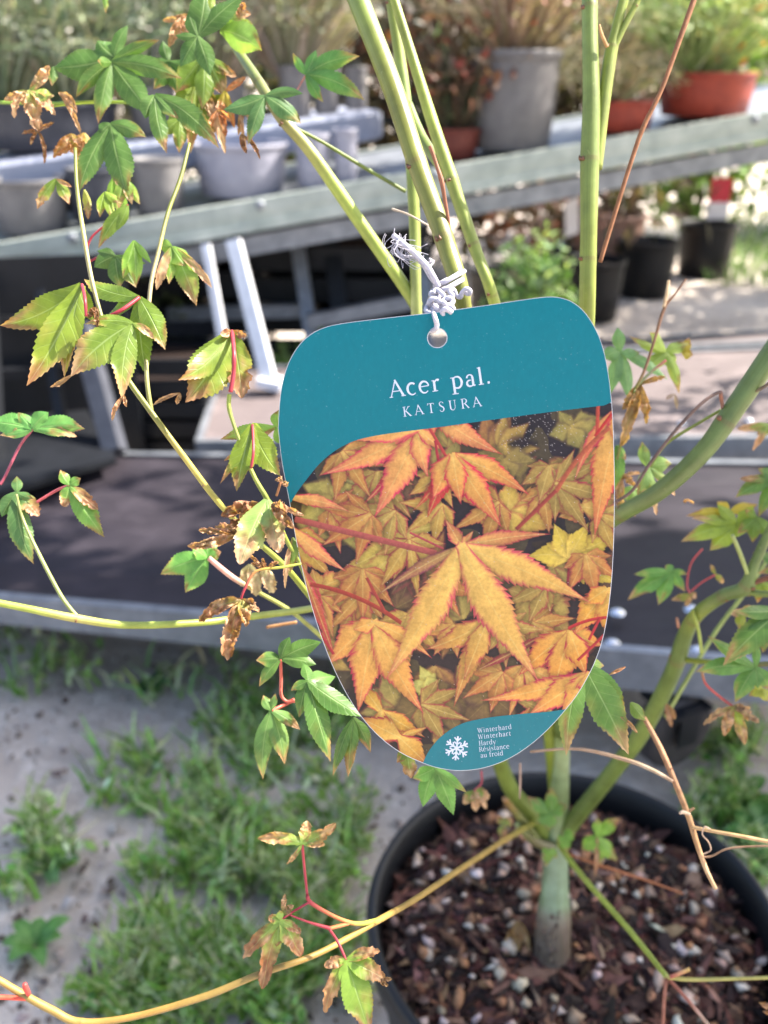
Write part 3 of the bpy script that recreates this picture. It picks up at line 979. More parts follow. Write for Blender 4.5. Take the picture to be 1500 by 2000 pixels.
def stem(pts, col, name='branch', m_='bark', seg=10, nodes=(), parent=None, n=7):
    """pts: (px, py, t, width_px[, colour])"""
    sp0 = spline([(p[0], p[1], p[2], p[3] * (.86 if p[3] > 9 else .95)) for p in pts], n)
    sp = [(i / (len(sp0) - 1) * (len(pts) - 1), q, 0.0) for i, q in enumerate(sp0)]
    nodes_at = []
    for (nx, ny) in nodes:
        # nearest place on the run of the stem, then a narrow ring of extra sections there
        best = min(range(len(sp0)), key=lambda k: math.hypot(sp0[k][0] - nx, sp0[k][1] - ny))
        a_ = sp0[max(best - 1, 0)]; b_ = sp0[min(best + 1, len(sp0) - 1)]
        L_ = math.hypot(b_[0] - a_[0], b_[1] - a_[1]) or 1
        fb = best / (len(sp0) - 1) * (len(pts) - 1)
        df = (min(best + 1, len(sp0) - 1) - max(best - 1, 0)) / (len(sp0) - 1) * (len(pts) - 1)
        w_ = sp0[best][3]
        lo = fb - df / L_ * w_ * .35; hi = fb + df / L_ * w_ * .35
        sp = [q for q in sp if not (lo < q[0] < hi)]
        for k_, br_ in ((-.3, 0.0), (-.12, .25), (-.05, .9), (.0, .35), (.05, .85), (.14, .15), (.3, 0.0)):
            f_ = fb + df / L_ * w_ * k_
            q_ = tuple(u + (v - u) * (.5 + k_ * w_ / L_) for u, v in zip(a_, b_))
            sp.append((f_, q_, br_ + .001))
        sp.sort(key=lambda q: q[0])
        nodes_at.append((sp0[best], (a_, b_)))
    pos, rad, cols = [], [], []
    for f, (x, y, t, w), nb in sp:
        f = max(0.0, min(f, len(pts) - 1.0001))
        pos.append(P(x, y, t)); r = w * t / F / 2
        a, b = int(f), min(int(f) + 1, len(pts) - 1)
        ca = pts[a][4] if len(pts[a]) > 4 else col
        cb = pts[b][4] if len(pts[b]) > 4 else col
        c = mix(ca, cb, f - a)
        if nb: r *= 1.015 + .03 * min(1, nb + .3); c = mix(c, S(110, 78, 54), min(1, nb) * .5)
        rad.append(r); cols.append(c)
    m = MB()
    m.tube(pos, rad, cols, seg)
    for (q, (a_, b_)) in nodes_at:
        # scale scars and a small dry bud at the joint
        if q[3] < 9: continue
        r = q[3] * q[2] / F / 2
        c0 = P(*q[:3]); tg = (P(*b_[:3]) - P(*a_[:3])).normalized()
        vw = (CAM - c0).normalized(); sd = tg.cross(vw).normalized()
        if sd.z > 0 or random.random() < .5: sd = -sd
        for k_ in range(3):
            dr = (vw * random.uniform(.3, 1) + sd * random.uniform(.2, 1.0)).normalized()
            p_ = c0 + dr * r * .98
            m.tube([p_ - tg * r * .1, p_ + dr * r * .14 + tg * r * .1, p_ + dr * r * .2 + tg * r * random.uniform(.25, .5)], [r * .16, r * .15, r * .03], S(122, 80, 58), 5)
    return m.build(name, M[m_], parent or maple)


# trunk and main stems
TRK = S(120, 140, 116)
stem([(1077, 1930, .677, 128, S(62, 52, 46)), (1077, 1905, .674, 100, S(80, 66, 58)), (1078, 1880, .672, 86, S(98, 84, 74)), (1081, 1800, .668, 80, S(112, 98, 88)), (1082, 1775, .667, 74, S(118, 116, 100)), (1083, 1755, .666, 66, S(126, 146, 118)), (1085, 1700, .664, 58, TRK), (1083, 1640, .66, 60, TRK), (1090, 1580, .65, 48, S(124, 146, 98)),
      (1097, 1480, .62, 36, PALE), (1099, 1400, .595, 35, GRN), (1112, 1200, .53, 35, GRN), (1132, 900, .44, 35, GRN), (1145, 640, .375, 38, GRN2), (1149, 480, .362, 38, GRN2), (1152, 310, .358, 43, GRN), (1155, 200, .356, 40, GRN), (1152, 60, .355, 36, GRN), (1152, -60, .355, 36, GRN)],
     GRN, 'trunk', seg=14, nodes=[(1152, 300), (1152, 5), (1148, 510)], n=6)
fl_ = MB()
for k_ in range(120):
    py_ = 1770 + 150 * random.random() ** .6
    f_ = (py_ - 1770) / 150
    wd_ = (34 + 16 * f_ ** 2) * .86
    a_ = random.uniform(-1, 1)
    t_ = .668 - .0155 * math.sqrt(1 - a_ * a_) + .006 * f_
    lump(fl_, P(1079 + wd_ * a_, py_, t_ + .001), random.uniform(.0006, .0016), random.uniform(.0006, .0012), random.uniform(.001, .0035), Matrix.Rotation(random.gauss(0, .2), 3, 'Y'), jit(random.choice([S(112, 98, 86), S(96, 82, 72), S(132, 118, 104), S(84, 70, 62)]), .15))
fl_.build('bark_flakes', M['chip'], maple, False)['kind'] = 'stuff'
stem([(1165, 330, .359, 26), (1176, 230, .358, 28), (1190, 120, .357, 30), (1203, 60, .356, 24), (1218, 0, .355, 23), (1232, -60, .355, 22)], GRN2, nodes=[(1197, 92)])
stem([(1198, 96, .356, 16), (1215, 60, .355, 15), (1236, 20, .354, 14), (1250, -8, .353, 14)], GRN2, nodes=[(1242, 8)])
stem([(1186, 92, .352, 7), (1176, 70, .350, 7), (1170, 48, .349, 5)], S(180, 140, 96), 'twig', 'twig', 6)
# leaning main stem with the string
stem([(1066, 1640, .662, 40), (1040, 1590, .64, 38), (990, 1525, .61, 36), (950, 1380, .545, 38), (918, 1100, .44, 42), (908, 800, .36, 45), (903, 600, .3125, 43, OLIVE), (872, 480, .312, 44, OLIVE), (815, 320, .316, 46, OLIVE), (768, 175, .322, 48, OLIVE), (702, 5, .33, 49, GRN), (670, -80, .335, 50, GRN)],
     GRN, seg=18, nodes=[(795, 335), (852, 470)], n=9)
stem([(1060, 1630, .664, 30), (980, 1500, .60, 26), (880, 1200, .52, 25), (826, 800, .43, 25), (813, 600, .40, 25, S(150, 160, 96)), (809, 420, .395, 26), (795, 220, .392, 26, S(126, 150, 84)), (779, 100, .39, 26), (762, -10, .388, 25), (748, -90, .388, 25)], GRN2, seg=12, nodes=[(762, 8)])
stem([(1085, 1560, .65, 28), (1060, 1300, .57, 28), (1010, 800, .42, 26), (967, 595, .37, 26, LIME), (925, 478, .367, 28), (882, 350, .365, 31), (845, 240, .364, 29, LIME), (803, 105, .362, 24), (772, 5, .36, 21), (745, -80, .36, 20)], GRN2, seg=12, nodes=[(882, 345), (925, 478), (960, 580)])
stem([(797, 205, .388, 24), (825, 270, .38, 24), (868, 335, .368, 26)], GRN, seg=10)
# long diagonal branch to the upper left
stem([(815, 600, .402, 30), (780, 545, .398, 30, LIME), (715, 452, .392, 30, LIME), (655, 365, .386, 30, LIME), (600, 288, .38, 28, S(150, 150, 80)), (548, 228, .376, 27, S(130, 126, 74)), (500, 152, .385, 24, S(110, 120, 70)), (468, 105, .40, 21), (452, 80, .41, 16)], GRN2, seg=12, nodes=[(560, 240), (510, 165)])
stem([(556, 240, .376, 7), (625, 275, .384, 7), (700, 320, .392, 8), (792, 374, .40, 8)], GRN, 'twig', seg=6)
# dead twigs up top
stem([(1172, 512, .348, 9), (1200, 420, .345, 9), (1232, 318, .342, 10), (1257, 247, .34, 11), (1292, 175, .338, 10), (1330, 70, .336, 12), (1358, -8, .335, 13), (1375, -60, .335, 13)], S(136, 92, 62), 'twig', 'twig', 8, nodes=[(1257, 247)])
stem([(886, 510, .318, 7), (877, 440, .312, 7), (868, 385, .308, 8), (862, 352, .306, 11), (852, 320, .306, 8), (840, 285, .305, 9)], S(140, 94, 72), 'twig', 'twig', 8, nodes=[(862, 352)])
stem([(835, 440, .34, 4), (800, 420, .345, 4), (766, 408, .35, 5)], S(190, 176, 160), 'twig', 'twig', 5)
# left twigs
stem([(700, 1270, .40, 15), (630, 1195, .37, 15), (560, 1110, .338, 14, LIME), (500, 1055, .325, 13), (430, 985, .312, 14, S(160, 154, 70)), (360, 893, .306, 14, S(166, 150, 70)), (296, 806, .303, 13, OLIVE), (240, 725, .302, 12, OLIVE), (205, 640, .302, 10), (180, 550, .304, 9, S(150, 140, 100)), (163, 455, .308, 9, S(160, 152, 90)), (150, 365, .315, 8), (147, 290, .322, 7)], OLIVE, seg=10, nodes=[(296, 806), (405, 950)])
stem([(296, 806, .303, 11), (286, 720, .305, 10, S(150, 146, 96)), (293, 570, .312, 10, S(156, 142, 110)), (310, 490, .316, 9, S(150, 140, 90)), (328, 415, .32, 9, OLIVE), (352, 350, .324, 9), (370, 280, .328, 7)], OLIVE, 'twig', seg=8, nodes=[(310, 500), (350, 355), (325, 420)])
stem([(600, 1140, .315, 8), (585, 1100, .308, 8), (562, 1060, .303, 9), (542, 1015, .30, 9), (520, 972, .298, 12), (496, 930, .297, 9, LIME), (472, 872, .297, 8, LIME), (455, 825, .297, 8), (447, 795, .297, 10), (448, 770, .297, 9, LIME)], GRN2, 'twig', seg=8, nodes=[(446, 798)])
stem([(540, 968, .297, 6), (547, 945, .295, 6), (549, 930, .295, 5)], S(170, 120, 84), 'twig', 'twig', 6)
stem([(588, 1101, .302, 5), (550, 1108, .30, 6), (500, 1116, .298, 6, S(160, 120, 70)), (478, 1150, .297, 6, PINK), (470, 1172, .297, 5, PINK)], LIME, 'twig', 'petiole', 6)
stem([(700, 1170, .41, 17), (600, 1190, .385, 16, S(128, 140, 70)), (500, 1203, .365, 16), (390, 1216, .35, 16, LIME), (250, 1221, .34, 17, LIME), (150, 1208, .335, 19, S(168, 158, 90)), (60, 1190, .33, 17), (-40, 1170, .325, 16)], LIME, seg=10, nodes=[(150, 1209)])
stem([(152, 1206, .335, 10), (120, 1165, .336, 9), (75, 1080, .338, 8), (45, 1015, .34, 7), (32, 965, .34, 5)], S(130, 140, 80), 'twig', seg=7)
stem([(640, 1255, .40, 10), (570, 1195, .39, 10), (505, 1157, .38, 10), (455, 1128, .375, 13, S(200, 160, 140)), (408, 1090, .37, 12, S(200, 150, 140))], S(140, 150, 80), 'twig', 'petiole', seg=7)
stem([(520, 1225, .40, 7), (580, 1215, .40, 7)], S(160, 120, 80), 'twig', 'twig', 6)
# bottom branch
stem([(1052, 1600, .65, 15, GRN2), (985, 1641, .575, 13), (935, 1674, .50, 13), (880, 1710, .435, 14, YEL), (810, 1757, .375, 14), (740, 1797, .335, 15), (620, 1863, .307, 14, S(150, 120, 56)), (506, 1903, .30, 15), (400, 1946, .296, 16), (260, 1986, .293, 15, S(150, 114, 56)), (158, 1997, .292, 18), (100, 1972, .292, 18), (50, 1945, .292, 17), (0, 1915, .292, 15), (-60, 1880, .292, 15)], YEL, seg=12, nodes=[(506, 1903), (738, 1798), (155, 1996)])
stem([(62, 1950, .292, 12), (30, 1949, .291, 11), (-10, 1947, .290, 9)], S(206, 88, 66), 'twig', 'petiole', 8)
stem([(56, 1942, .291, 11), (50, 1930, .289, 13), (48, 1922, .288, 9)], S(196, 70, 64), 'bud', 'petiole', 8)
stem([(736, 1798, .334, 12, LIME), (705, 1804, .322, 11, LIME), (680, 1801, .314, 10, S(170, 120, 70)), (645, 1786, .308, 8), (607, 1763, .304, 9, PINK), (600, 1750, .303, 8, PINK)], S(178, 108, 70), 'twig', 'petiole', 8, nodes=[(680, 1801)])
stem([(680, 1804, .314, 8), (645, 1813, .306, 8, S(190, 110, 70)), (640, 1812, .305, 8, PINK), (600, 1800, .302, 5, PINK), (566, 1787, .30, 4, PINK)], S(178, 108, 70), 'twig', 'petiole', 7)
# right branches
stem([(1092, 1640, .655, 40), (1122, 1600, .645, 38), (1200, 1503, .60, 38), (1260, 1420, .555, 38, S(112, 128, 64)), (1315, 1310, .505, 38), (1338, 1240, .48, 35), (1362, 1200, .465, 32, GRN2), (1412, 1164, .45, 30), (1455, 1148, .44, 34), (1472, 1105, .435, 24), (1505, 1035, .43, 22), (1560, 940, .42, 22)], S(94, 112, 56), seg=12, nodes=[(1330, 1285), (1412, 1166), (1462, 1145), (1352, 1212)])
stem([(1098, 1430, .605, 38), (1100, 1280, .55, 38), (1120, 1130, .48, 38), (1160, 1050, .44, 38), (1205, 1008, .415, 37), (1290, 958, .395, 41), (1375, 880, .383, 44), (1440, 790, .377, 48), (1505, 695, .372, 51), (1580, 590, .368, 58)], S(94, 112, 58), seg=16, nodes=[(1210, 1005), (1418, 818)], n=8)
stem([(1460, 1156, .44, 14), (1490, 1160, .436, 15), (1560, 1160, .43, 14)], GRN, seg=8)
stem([(1465, 1140, .438, 14), (1490, 1132, .435, 13), (1560, 1110, .43, 12)], S(112, 74, 56), 'twig', 'twig', seg=7)
stem([(1330, 1288, .50, 14), (1400, 1294, .46, 12), (1475, 1298, .43, 12, S(110, 120, 70)), (1560, 1290, .41, 12, S(110, 80, 60))], GRN2, seg=8)
stem([(1300, 1400, .53, 9), (1340, 1330, .52, 9), (1400, 1230, .51, 10), (1460, 1150, .50, 9), (1540, 1030, .49, 9)], S(134, 150, 84), 'twig', seg=7)
stem([(1352, 1190, .46, 7), (1364, 1230, .462, 7), (1370, 1275, .465, 7)], LIME, 'twig', seg=6)
stem([(1460, 1120, .435, 9), (1445, 1080, .432, 9), (1430, 1045, .43, 8)], S(150, 160, 96), 'twig', seg=6)
stem([(1370, 1305, .45, 6), (1378, 1335, .44, 5, S(200, 80, 70)), (1405, 1360, .435, 5, S(200, 90, 80)), (1432, 1380, .43, 5, PINK)], LIME, 'twig', 'petiole', 6)
stem([(1325, 1225, .455, 7), (1322, 1208, .45, 7)], S(150, 110, 90), 'twig', 'twig', 6)
# dead twigs lower right
stem([(1258, 1402, .40, 10), (1290, 1462, .39, 13), (1315, 1520, .384, 13), (1345, 1595, .38, 13, DRY), (1362, 1650, .377, 12, DRY), (1380, 1700, .375, 10, S(190, 160, 124)), (1398, 1736, .374, 8, S(190, 160, 124))], S(150, 112, 82), 'twig', 'twig', 8, nodes=[(1308, 1505)])
stem([(1036, 1468, .42, 5), (1130, 1463, .41, 6), (1222, 1484, .395, 8), (1270, 1502, .388, 8, S(190, 170, 144)), (1315, 1526, .383, 7)], S(168, 140, 116), 'twig', 'twig', 7, nodes=[(1222, 1484)])
stem([(1352, 1616, .378, 8), (1400, 1625, .37, 7), (1450, 1634, .365, 8), (1530, 1650, .36, 8)], S(186, 154, 112), 'twig', 'twig', 7)
stem([(1370, 1674, .376, 4), (1390, 1672, .374, 4), (1420, 1658, .37, 4), (1470, 1653, .366, 4), (1530, 1652, .36, 4)], S(150, 120, 96), 'twig', 'twig', 6)
stem([(1374, 1668, .375, 3), (1388, 1660, .374, 3), (1384, 1645, .373, 3), (1372, 1630, .372, 3), (1376, 1615, .371, 3), (1388, 1620, .371, 3)], S(186, 160, 140), 'twig', 'twig', 5)
stem([(1346, 1590, .379, 7), (1335, 1586, .376, 8), (1328, 1588, .374, 6)], S(190, 170, 150), 'twig', 'twig', 6)
stem([(1346, 1584, .38, 6), (1356, 1578, .38, 5)], S(150, 120, 90), 'twig', 'twig', 6)
stem([(1412, 800, .378, 7), (1408, 775, .375, 8, S(150, 100, 80)), (1404, 766, .374, 7), (1370, 788, .374, 7), (1322, 838, .376, 7), (1270, 905, .38, 7), (1235, 958, .385, 7), (1195, 985, .39, 7)], S(110, 90, 84), 'twig', 'twig', 7, nodes=[(1320, 840)])
stem([(1410, 800, .385, 7), (1350, 835, .39, 7), (1300, 868, .395, 7), (1270, 912, .40, 6)], GRN2, 'twig', seg=6)
stem([(1455, 772, .376, 8), (1488, 758, .37, 7, S(100, 80, 70)), (1530, 728, .365, 7, S(100, 80, 70))], GRN2, 'twig', seg=6)
stem([(1340, 545, .40, 4), (1318, 575, .40, 4), (1297, 603, .40, 7), (1278, 665, .40, 6), (1258, 725, .40, 6), (1240, 760, .40, 6, OLIVE)], S(130, 96, 74), 'twig', 'twig', 6, nodes=[(1297, 603)])
stem([(1297, 600, .40, 8), (1303, 570, .40, 7), (1306, 548, .40, 6)], S(210, 180, 144), 'twig', 'twig', 6)
stem([(1240, 758, .40, 6), (1270, 728, .402, 6), (1300, 704, .404, 6, S(190, 90, 70))], S(110, 118, 76), 'twig', seg=6)
stem([(1240, 760, .40, 6), (1222, 830, .405, 6), (1205, 900, .41, 6)], OLIVE, 'twig', seg=6)
# thin shoots over the soil
stem([(1092, 1650, .63, 13), (1120, 1690, .60, 12), (1160, 1738, .565, 12), (1230, 1818, .51, 12), (1302, 1908, .455, 12)], LIME, seg=8, nodes=[(1302, 1908)])
stem([(1302, 1908, .455, 8), (1345, 1913, .448, 8), (1420, 1912, .44, 7), (1540, 1908, .43, 7)], S(180, 170, 96), 'twig', seg=7, nodes=[(1346, 1912), (1404, 1912)])
stem([(1310, 1908, .453, 8, PINK), (1330, 1900, .449, 8, S(200, 150, 110)), (1346, 1893, .447, 8, S(200, 170, 96))], PINK, 'twig', 'petiole', 6)
stem([(1302, 1910, .455, 7), (1297, 1950, .448, 7), (1294, 2030, .44, 7)], S(150, 96, 76), 'twig', 'twig', 6, nodes=[(1297, 1955)])
stem([(1306, 1912, .455, 7), (1345, 1955, .448, 7), (1390, 2010, .44, 7, S(200, 180, 160))], S(160, 100, 84), 'twig', 'twig', 6)
stem([(1110, 1668, .62, 5), (1180, 1692, .60, 6), (1260, 1718, .585, 5), (1336, 1746, .575, 3)], S(170, 110, 76), 'twig', 'twig', 5)
stem([(1016, 1490, .44, 5), (1016, 1530, .445, 5), (1015, 1560, .45, 3)], S(150, 130, 120), 'twig', 'twig', 5)
stem([(1050, 1640, .645, 20, S(96, 110, 64)), (1010, 1590, .62, 18, S(120, 120, 70)), (985, 1560, .60, 12, S(150, 110, 70))], S(96, 110, 64), 'twig', seg=7)
stem([(1078, 1655, .65, 26, S(96, 96, 66)), (1040, 1640, .64, 22, S(100, 96, 70)), (1010, 1610, .62, 14, S(120, 130, 80))], S(96, 96, 66), 'twig', seg=7)

# ---- leaves
BROWN = S(200, 144, 108); BROWN2 = S(158, 104, 74); TAN = S(224, 184, 150); REDB = S(120, 52, 44)
G1 = S(116, 144, 54); G2 = S(92, 130, 62); G3 = S(84, 124, 72); G4 = S(128, 150, 48); GY = S(176, 176, 70); GYY = S(196, 168, 60)


def lobe_w(s, br=0.0, torn=0.0):
    """half width along a lobe; scorched lobes end blunt and ragged"""
    if s < .46: return .22 + .78 * math.sin(min(1, s / .46) * math.pi / 2) ** 1.15
    if s < .56: return 1.0
    x = (s - .56) / .44
    if br > .33: return max(0.03, (1 - x ** 2.6) ** .6 * (1 - .30 * x) * (1 + torn * .5))
    return max(0.0, (1 - x) ** .9 * (1 + .12 * math.sin(x * math.pi)))


def leaf(base, t, lobes, g=G1, brown=.1, pet=None, petcol=PINK, crum=0.0, fold=.28, bcol=None, edge=.25, mat_='leaf', parent=None, name='leaf', tilt=None, petd=.004):
    """base pixel, depth; lobes: (tip px, tip py, half width px[, depth change, brown share, bow])"""
    bx, by = base
    b0 = P(bx, by, t)
    m = MB()
    view = (CAM - b0).normalized()
    n0 = (view * .85 + Vector((random.uniform(-.2, .2), random.uniform(-.1, .1), random.uniform(.0, .5)))).normalized()
    if tilt: n0 = Vector(tilt).normalized()
    g = tuple(v * .9 for v in g)
    gl = jit(g, .08)
    bcol = bcol or random.choice((BROWN, BROWN2, mix(BROWN, TAN, .5)))
    order = sorted(range(len(lobes)), key=lambda k: random.random())
    for li, lb in enumerate(lobes):
        tx, ty, w = lb[:3]
        dt = lb[3] if len(lb) > 3 and lb[3] is not None else random.uniform(-.012, .012)
        br = lb[4] if len(lb) > 4 and lb[4] is not None else max(0, brown + random.uniform(-.06, .06))
        bow = lb[5] if len(lb) > 5 else random.uniform(-.10, .10)
        tip = P(tx, ty, t + dt)
        ax = tip - b0; L = ax.length
        side0 = ax.cross(n0).normalized()
        ctrl = (b0 + tip) / 2 + side0 * bow * L + n0 * L * random.uniform(.04, .13)
        ww = w * t / F * 1.04
        tw = random.uniform(-.45, .45)
        N = 34
        ph = random.uniform(0, 6.28); sd = Vector((random.uniform(0, 50), random.uniform(0, 50), 0))
        off = n0 * (li * .00012)
        rows = []
        for i in range(N + 1):
            s = i / N
            mid = b0 * (1 - s) ** 2 + ctrl * 2 * s * (1 - s) + tip * s * s
            tg = ((ctrl - b0) * (1 - s) + (tip - ctrl) * s).normalized()
            nn = (n0 - tg * n0.dot(tg)).normalized()
            nn = Matrix.Rotation(tw * s, 3, tg) @ nn
            sd_ = tg.cross(nn).normalized()
            wr = ww * lobe_w(s, br, mnoise.noise(Vector((s * 13, 5.5, 0)) + sd))
            bm0 = (s - (1 - br)) * 9 + (0.0)
            row = []
            for j in range(-3, 4):
                u = j / 3
                k = abs(u)
                e = 1.0; sh = 0.0
                if k > .99 and .12 < s < .97:
                    tooth = (i % 2)
                    e = 1.06 if tooth else .96
                    sh = (L / N) * (.45 if tooth else -.15)
                nz = mnoise.noise(Vector((s * 4.0, u * 1.7, 0)) + sd)
                bm = 1 / (1 + math.exp(-max(-30, min(30, (bm0 + nz * 3.2 + k * 1.2 - .6) * 1.6)))) if br > 0.001 else 0.0
                cr = (crum * (.3 + bm) + bm * .35)
                z = -fold * k * wr + .10 * wr * math.sin(s * 9 + ph) * k
                z += cr * wr * .9 * mnoise.noise(Vector((s * 5.5, u * 2.2, 3.0)) + sd)
                z += cr * wr * .28 * mnoise.noise(Vector((s * 14, u * 4.2, 9.0)) + sd)
                curl = bm * (.75 if mat_ == 'dryleaf' else .38)
                p = mid + off + sd_ * u * wr * e * (1 - curl * k * .5) + nn * (z + curl * wr * k * k * 1.2) + tg * sh
                c = gl
                c = mix(c, mix(g, LIME, .5), .25 * (1 - k) * (1 - s))
                c = mix(c, GY, .35 * max(0, min(1, bm * 2.5)) * (1 - bm) * 2)
                if edge and k > .6: c = mix(c, S(150, 110, 60), edge * (k - .6) * (.5 + nz))
                bb = mix(bcol, BROWN2, max(0, min(.8, .3 + nz)))
                bb = mix(bb, TAN, max(0, min(.6, .1 + mnoise.noise(Vector((s * 5, u * 2, 7.7)) + sd))))
                ring = max(0, 1 - abs(bm - .5) * 3.0)
                c = mix(c, bb, bm)
                c = mix(c, REDB, ring * .45)
                row.append(m.vert(p, c, (u, s, bm)))
            rows.append(row)
        for a, b in zip(rows, rows[1:]):
            for k in range(6):
                m.face(a[k], a[k + 1], b[k + 1], b[k])
    o = m.build(name, M[mat_], parent if parent is not None else maple)
    if pet:
        pts = [(bx, by, t, pet[0][2] if len(pet[0]) > 2 else 6)] + [(q[0], q[1], q[3] if len(q) > 3 else t + petd, q[2] if len(q) > 2 else 6) for q in pet]
        stem(pts, petcol, 'leaf_stalk', 'petiole', 7, parent=o)
    return o


# left, sharp leaves
leaf((160, 556), .302, [(0, 636, 29, .006, .2, -.16), (52, 754, 33, -.006, .22, -.07), (126, 738, 22, .0, .2, .03), (184, 630, 14, .012, .0, .1)], G4, .1, [(166, 585, 7), (168, 618, 6)], fold=.12, petd=-.007)
leaf((272, 581), .303, [(164, 545, 19, .012, .05, -.12), (323, 684, 22, .0, .12, -.06), (287, 735, 22, .004, 0), (206, 622, 14, .006, 0)], G1, .05, [(240, 604, 8), (212, 618, 7)], fold=.12, petd=-.004)
leaf((259, 632), .296, [(138, 736, 37, -.004, .24, .1), (238, 782, 23, -.004, .22, .08), (165, 634, 14, .002, .2, .1), (300, 662, 9, .0, .7)], G1, .2, None, fold=.15)
leaf((140, 732), .294, [(98, 756, 7, 0, 1.0)], BROWN, 1.0, crum=.6, mat_='dryleaf')
leaf((242, 772), .292, [(219, 822, 7, 0, 1.0, .1), (247, 795, 5, 0, 1.0)], BROWN, 1.0, crum=.5, mat_='dryleaf')
leaf((188, 600), .296, [(172, 622, 9, 0, 1), (190, 640, 7, 0, 1)], BROWN, 1, crum=1.2, mat_='dryleaf')
leaf((453, 647), .297, [(362, 786, 42, -.006, .26, -.08), (472, 778, 26, .0, .42, -.06), (348, 742, 22, -.012, .18, -.16), (482, 655, 9, 0, .9), (432, 655, 10, -.004, 1.0)], G4, .2, [(457, 690, 9), (456, 730, 9), (450, 766, 9)], fold=.2, tilt=(.0, -.9, .1), petd=-.008)
leaf((352, 768), .296, [(298, 792, 6, 0, 1.0, .1), (345, 790, 7, 0, 1)], BROWN, 1, crum=.8, mat_='dryleaf')
leaf((493, 830), .298, [(462, 960, 27, -.006, .12, .0), (430, 945, 13, -.004, .3, -.12), (548, 930, 25, .004, .03, .1), (535, 860, 16, .02, 0)], G4, .1, [(495, 880, 6), (490, 915, 6)], fold=.1, petd=-.006)
leaf((522, 976), .292, [(468, 1102, 30, -.008, .36, .04), (545, 1080, 26, -.004, .46, .0)], S(150, 176, 100), .4, None, fold=.2, crum=.15, bcol=S(206, 170, 140))
leaf((505, 985), .294, [(432, 1008, 20, 0, 1), (436, 1040, 13, .005, 1)], BROWN, 1, crum=1.4, mat_='dryleaf')
leaf((470, 1040), .293, [(366, 1066, 16, -.004, .95, -.12), (388, 1036, 12, 0, 1), (420, 1030, 14, 0, 1)], BROWN, 1, crum=1.5, mat_='dryleaf')
leaf((530, 985), .290, [(575, 1032, 17, -.004, 1, .1), (594, 1008, 9, -.005, 1), (556, 1000, 15, 0, 1)], TAN, 1, crum=1.5, mat_='dryleaf')
leaf((553, 940), .293, [(537, 938, 6, 0, 1, .2), (562, 950, 8, 0, 1)], TAN, 1, crum=1.2, mat_='dryleaf')
leaf((520, 1112), .30, [(478, 1080, 5, 0, 1), (512, 1090, 6, 0, 1), (545, 1098, 6, 0, 1), (490, 1100, 5, 0, 1)], TAN, 1, crum=1.8, mat_='dryleaf')
leaf((572, 1050), .305, [(566, 1120, 11, 0, .2), (575, 1090, 8, 0, .3), (557, 1150, 6, 0, .9)], G1, .3, None)
leaf((540, 835), .33, [(430, 858, 15, 0, .15), (438, 900, 8, 0, 1), (545, 800, 13, 0, .1), (555, 870, 12, 0, .05)], S(150, 190, 90), .1)
leaf((470, 1172), .296, [(444, 1290, 25, -.006, .9, .06), (388, 1214, 20, -.004, .95, .18), (506, 1196, 12, 0, 1, -.1), (480, 1225, 16, -.006, .6)], S(170, 160, 90), .9, None, crum=1.1, bcol=S(190, 140, 108), mat_='dryleaf')
leaf((404, 1090), .372, [(313, 1122, 22, 0, .08, .08), (362, 1158, 21, 0, .05, .05), (404, 1052, 17, 0, .1), (432, 1078, 12, 0, .3), (375, 1070, 14)], S(110, 168, 84), .05)
leaf((488, 1102), .378, [(500, 1165, 15, 0, .8), (470, 1145, 12, 0, .6)], S(190, 180, 130), .6, bcol=S(220, 196, 160))
leaf((518, 1108), .378, [(535, 1158, 15, 0, .8), (515, 1140, 12, 0, .7)], S(190, 180, 130), .6, bcol=S(220, 196, 160))
leaf((64, 838), .35, [(166, 838, 20, 0, .1, -.12), (150, 853, 10, 0, .4), (-20, 825, 22, 0, 0), (0, 850, 10, 0, .25), (35, 806, 12, 0), (95, 806, 16, 0)], S(112, 172, 92), .05, [(38, 872, 6), (10, 930, 6), (0, 946, 7)], S(156, 80, 96))
leaf((33, 962), .342, [(66, 1102, 21, 0, .06, .14), (76, 1008, 18, 0, .45), (33, 930, 10, 0, .05), (3, 1010, 15, 0, 0), (66, 975, 8, 0, .2)], G3, .05)
leaf((136, 948), .346, [(204, 1050, 20, 0, .14, .04), (124, 990, 15, 0, .4), (192, 996, 13, 0, .75), (118, 918, 10, 0, .15), (158, 935, 9, 0)], S(120, 170, 80), .2, [(110, 958, 6), (70, 982, 6)], S(176, 86, 92))
# upper left group, out of focus
leaf((222, 112), .395, [(104, 132, 29, 0, 0, -.1), (250, 50, 12, 0, .0, -.1), (190, 80, 26, 0, 0)], G2, .02)
leaf((104, 130), .395, [(101, 168, 9, 0, .15)], G2, .1)
leaf((218, 122), .385, [(312, 78, 11, 0, .08, -.08), (356, 154, 19, 0, .05, -.12), (292, 222, 25, 0, 0, .0), (192, 242, 17, 0, .12, .05), (148, 190, 14, 0, .05, .12), (190, 118, 9)], G2, .05)
leaf((58, 178), .38, [(96, 128, 12, 0, .8), (8, 196, 9, 0, .6), (106, 188, 14, 0, .1), (76, 258, 18, 0, .75), (28, 232, 8, 0, 1, .35), (108, 226, 12, 0, .9), (42, 205, 10, 0, .6)], S(150, 166, 84), .6, crum=.6)
leaf((115, 180), .38, [(150, 222, 9, 0, 1, -.2), (158, 262, 7, 0, 1)], BROWN2, 1, crum=.6, mat_='dryleaf')
leaf((75, 258), .38, [(42, 262, 5, 0, 1), (86, 320, 6, 0, 1, -.15), (60, 284, 5, 0, 1, .2), (106, 240, 6, 0, 1)], BROWN2, 1, crum=1.2, mat_='dryleaf')
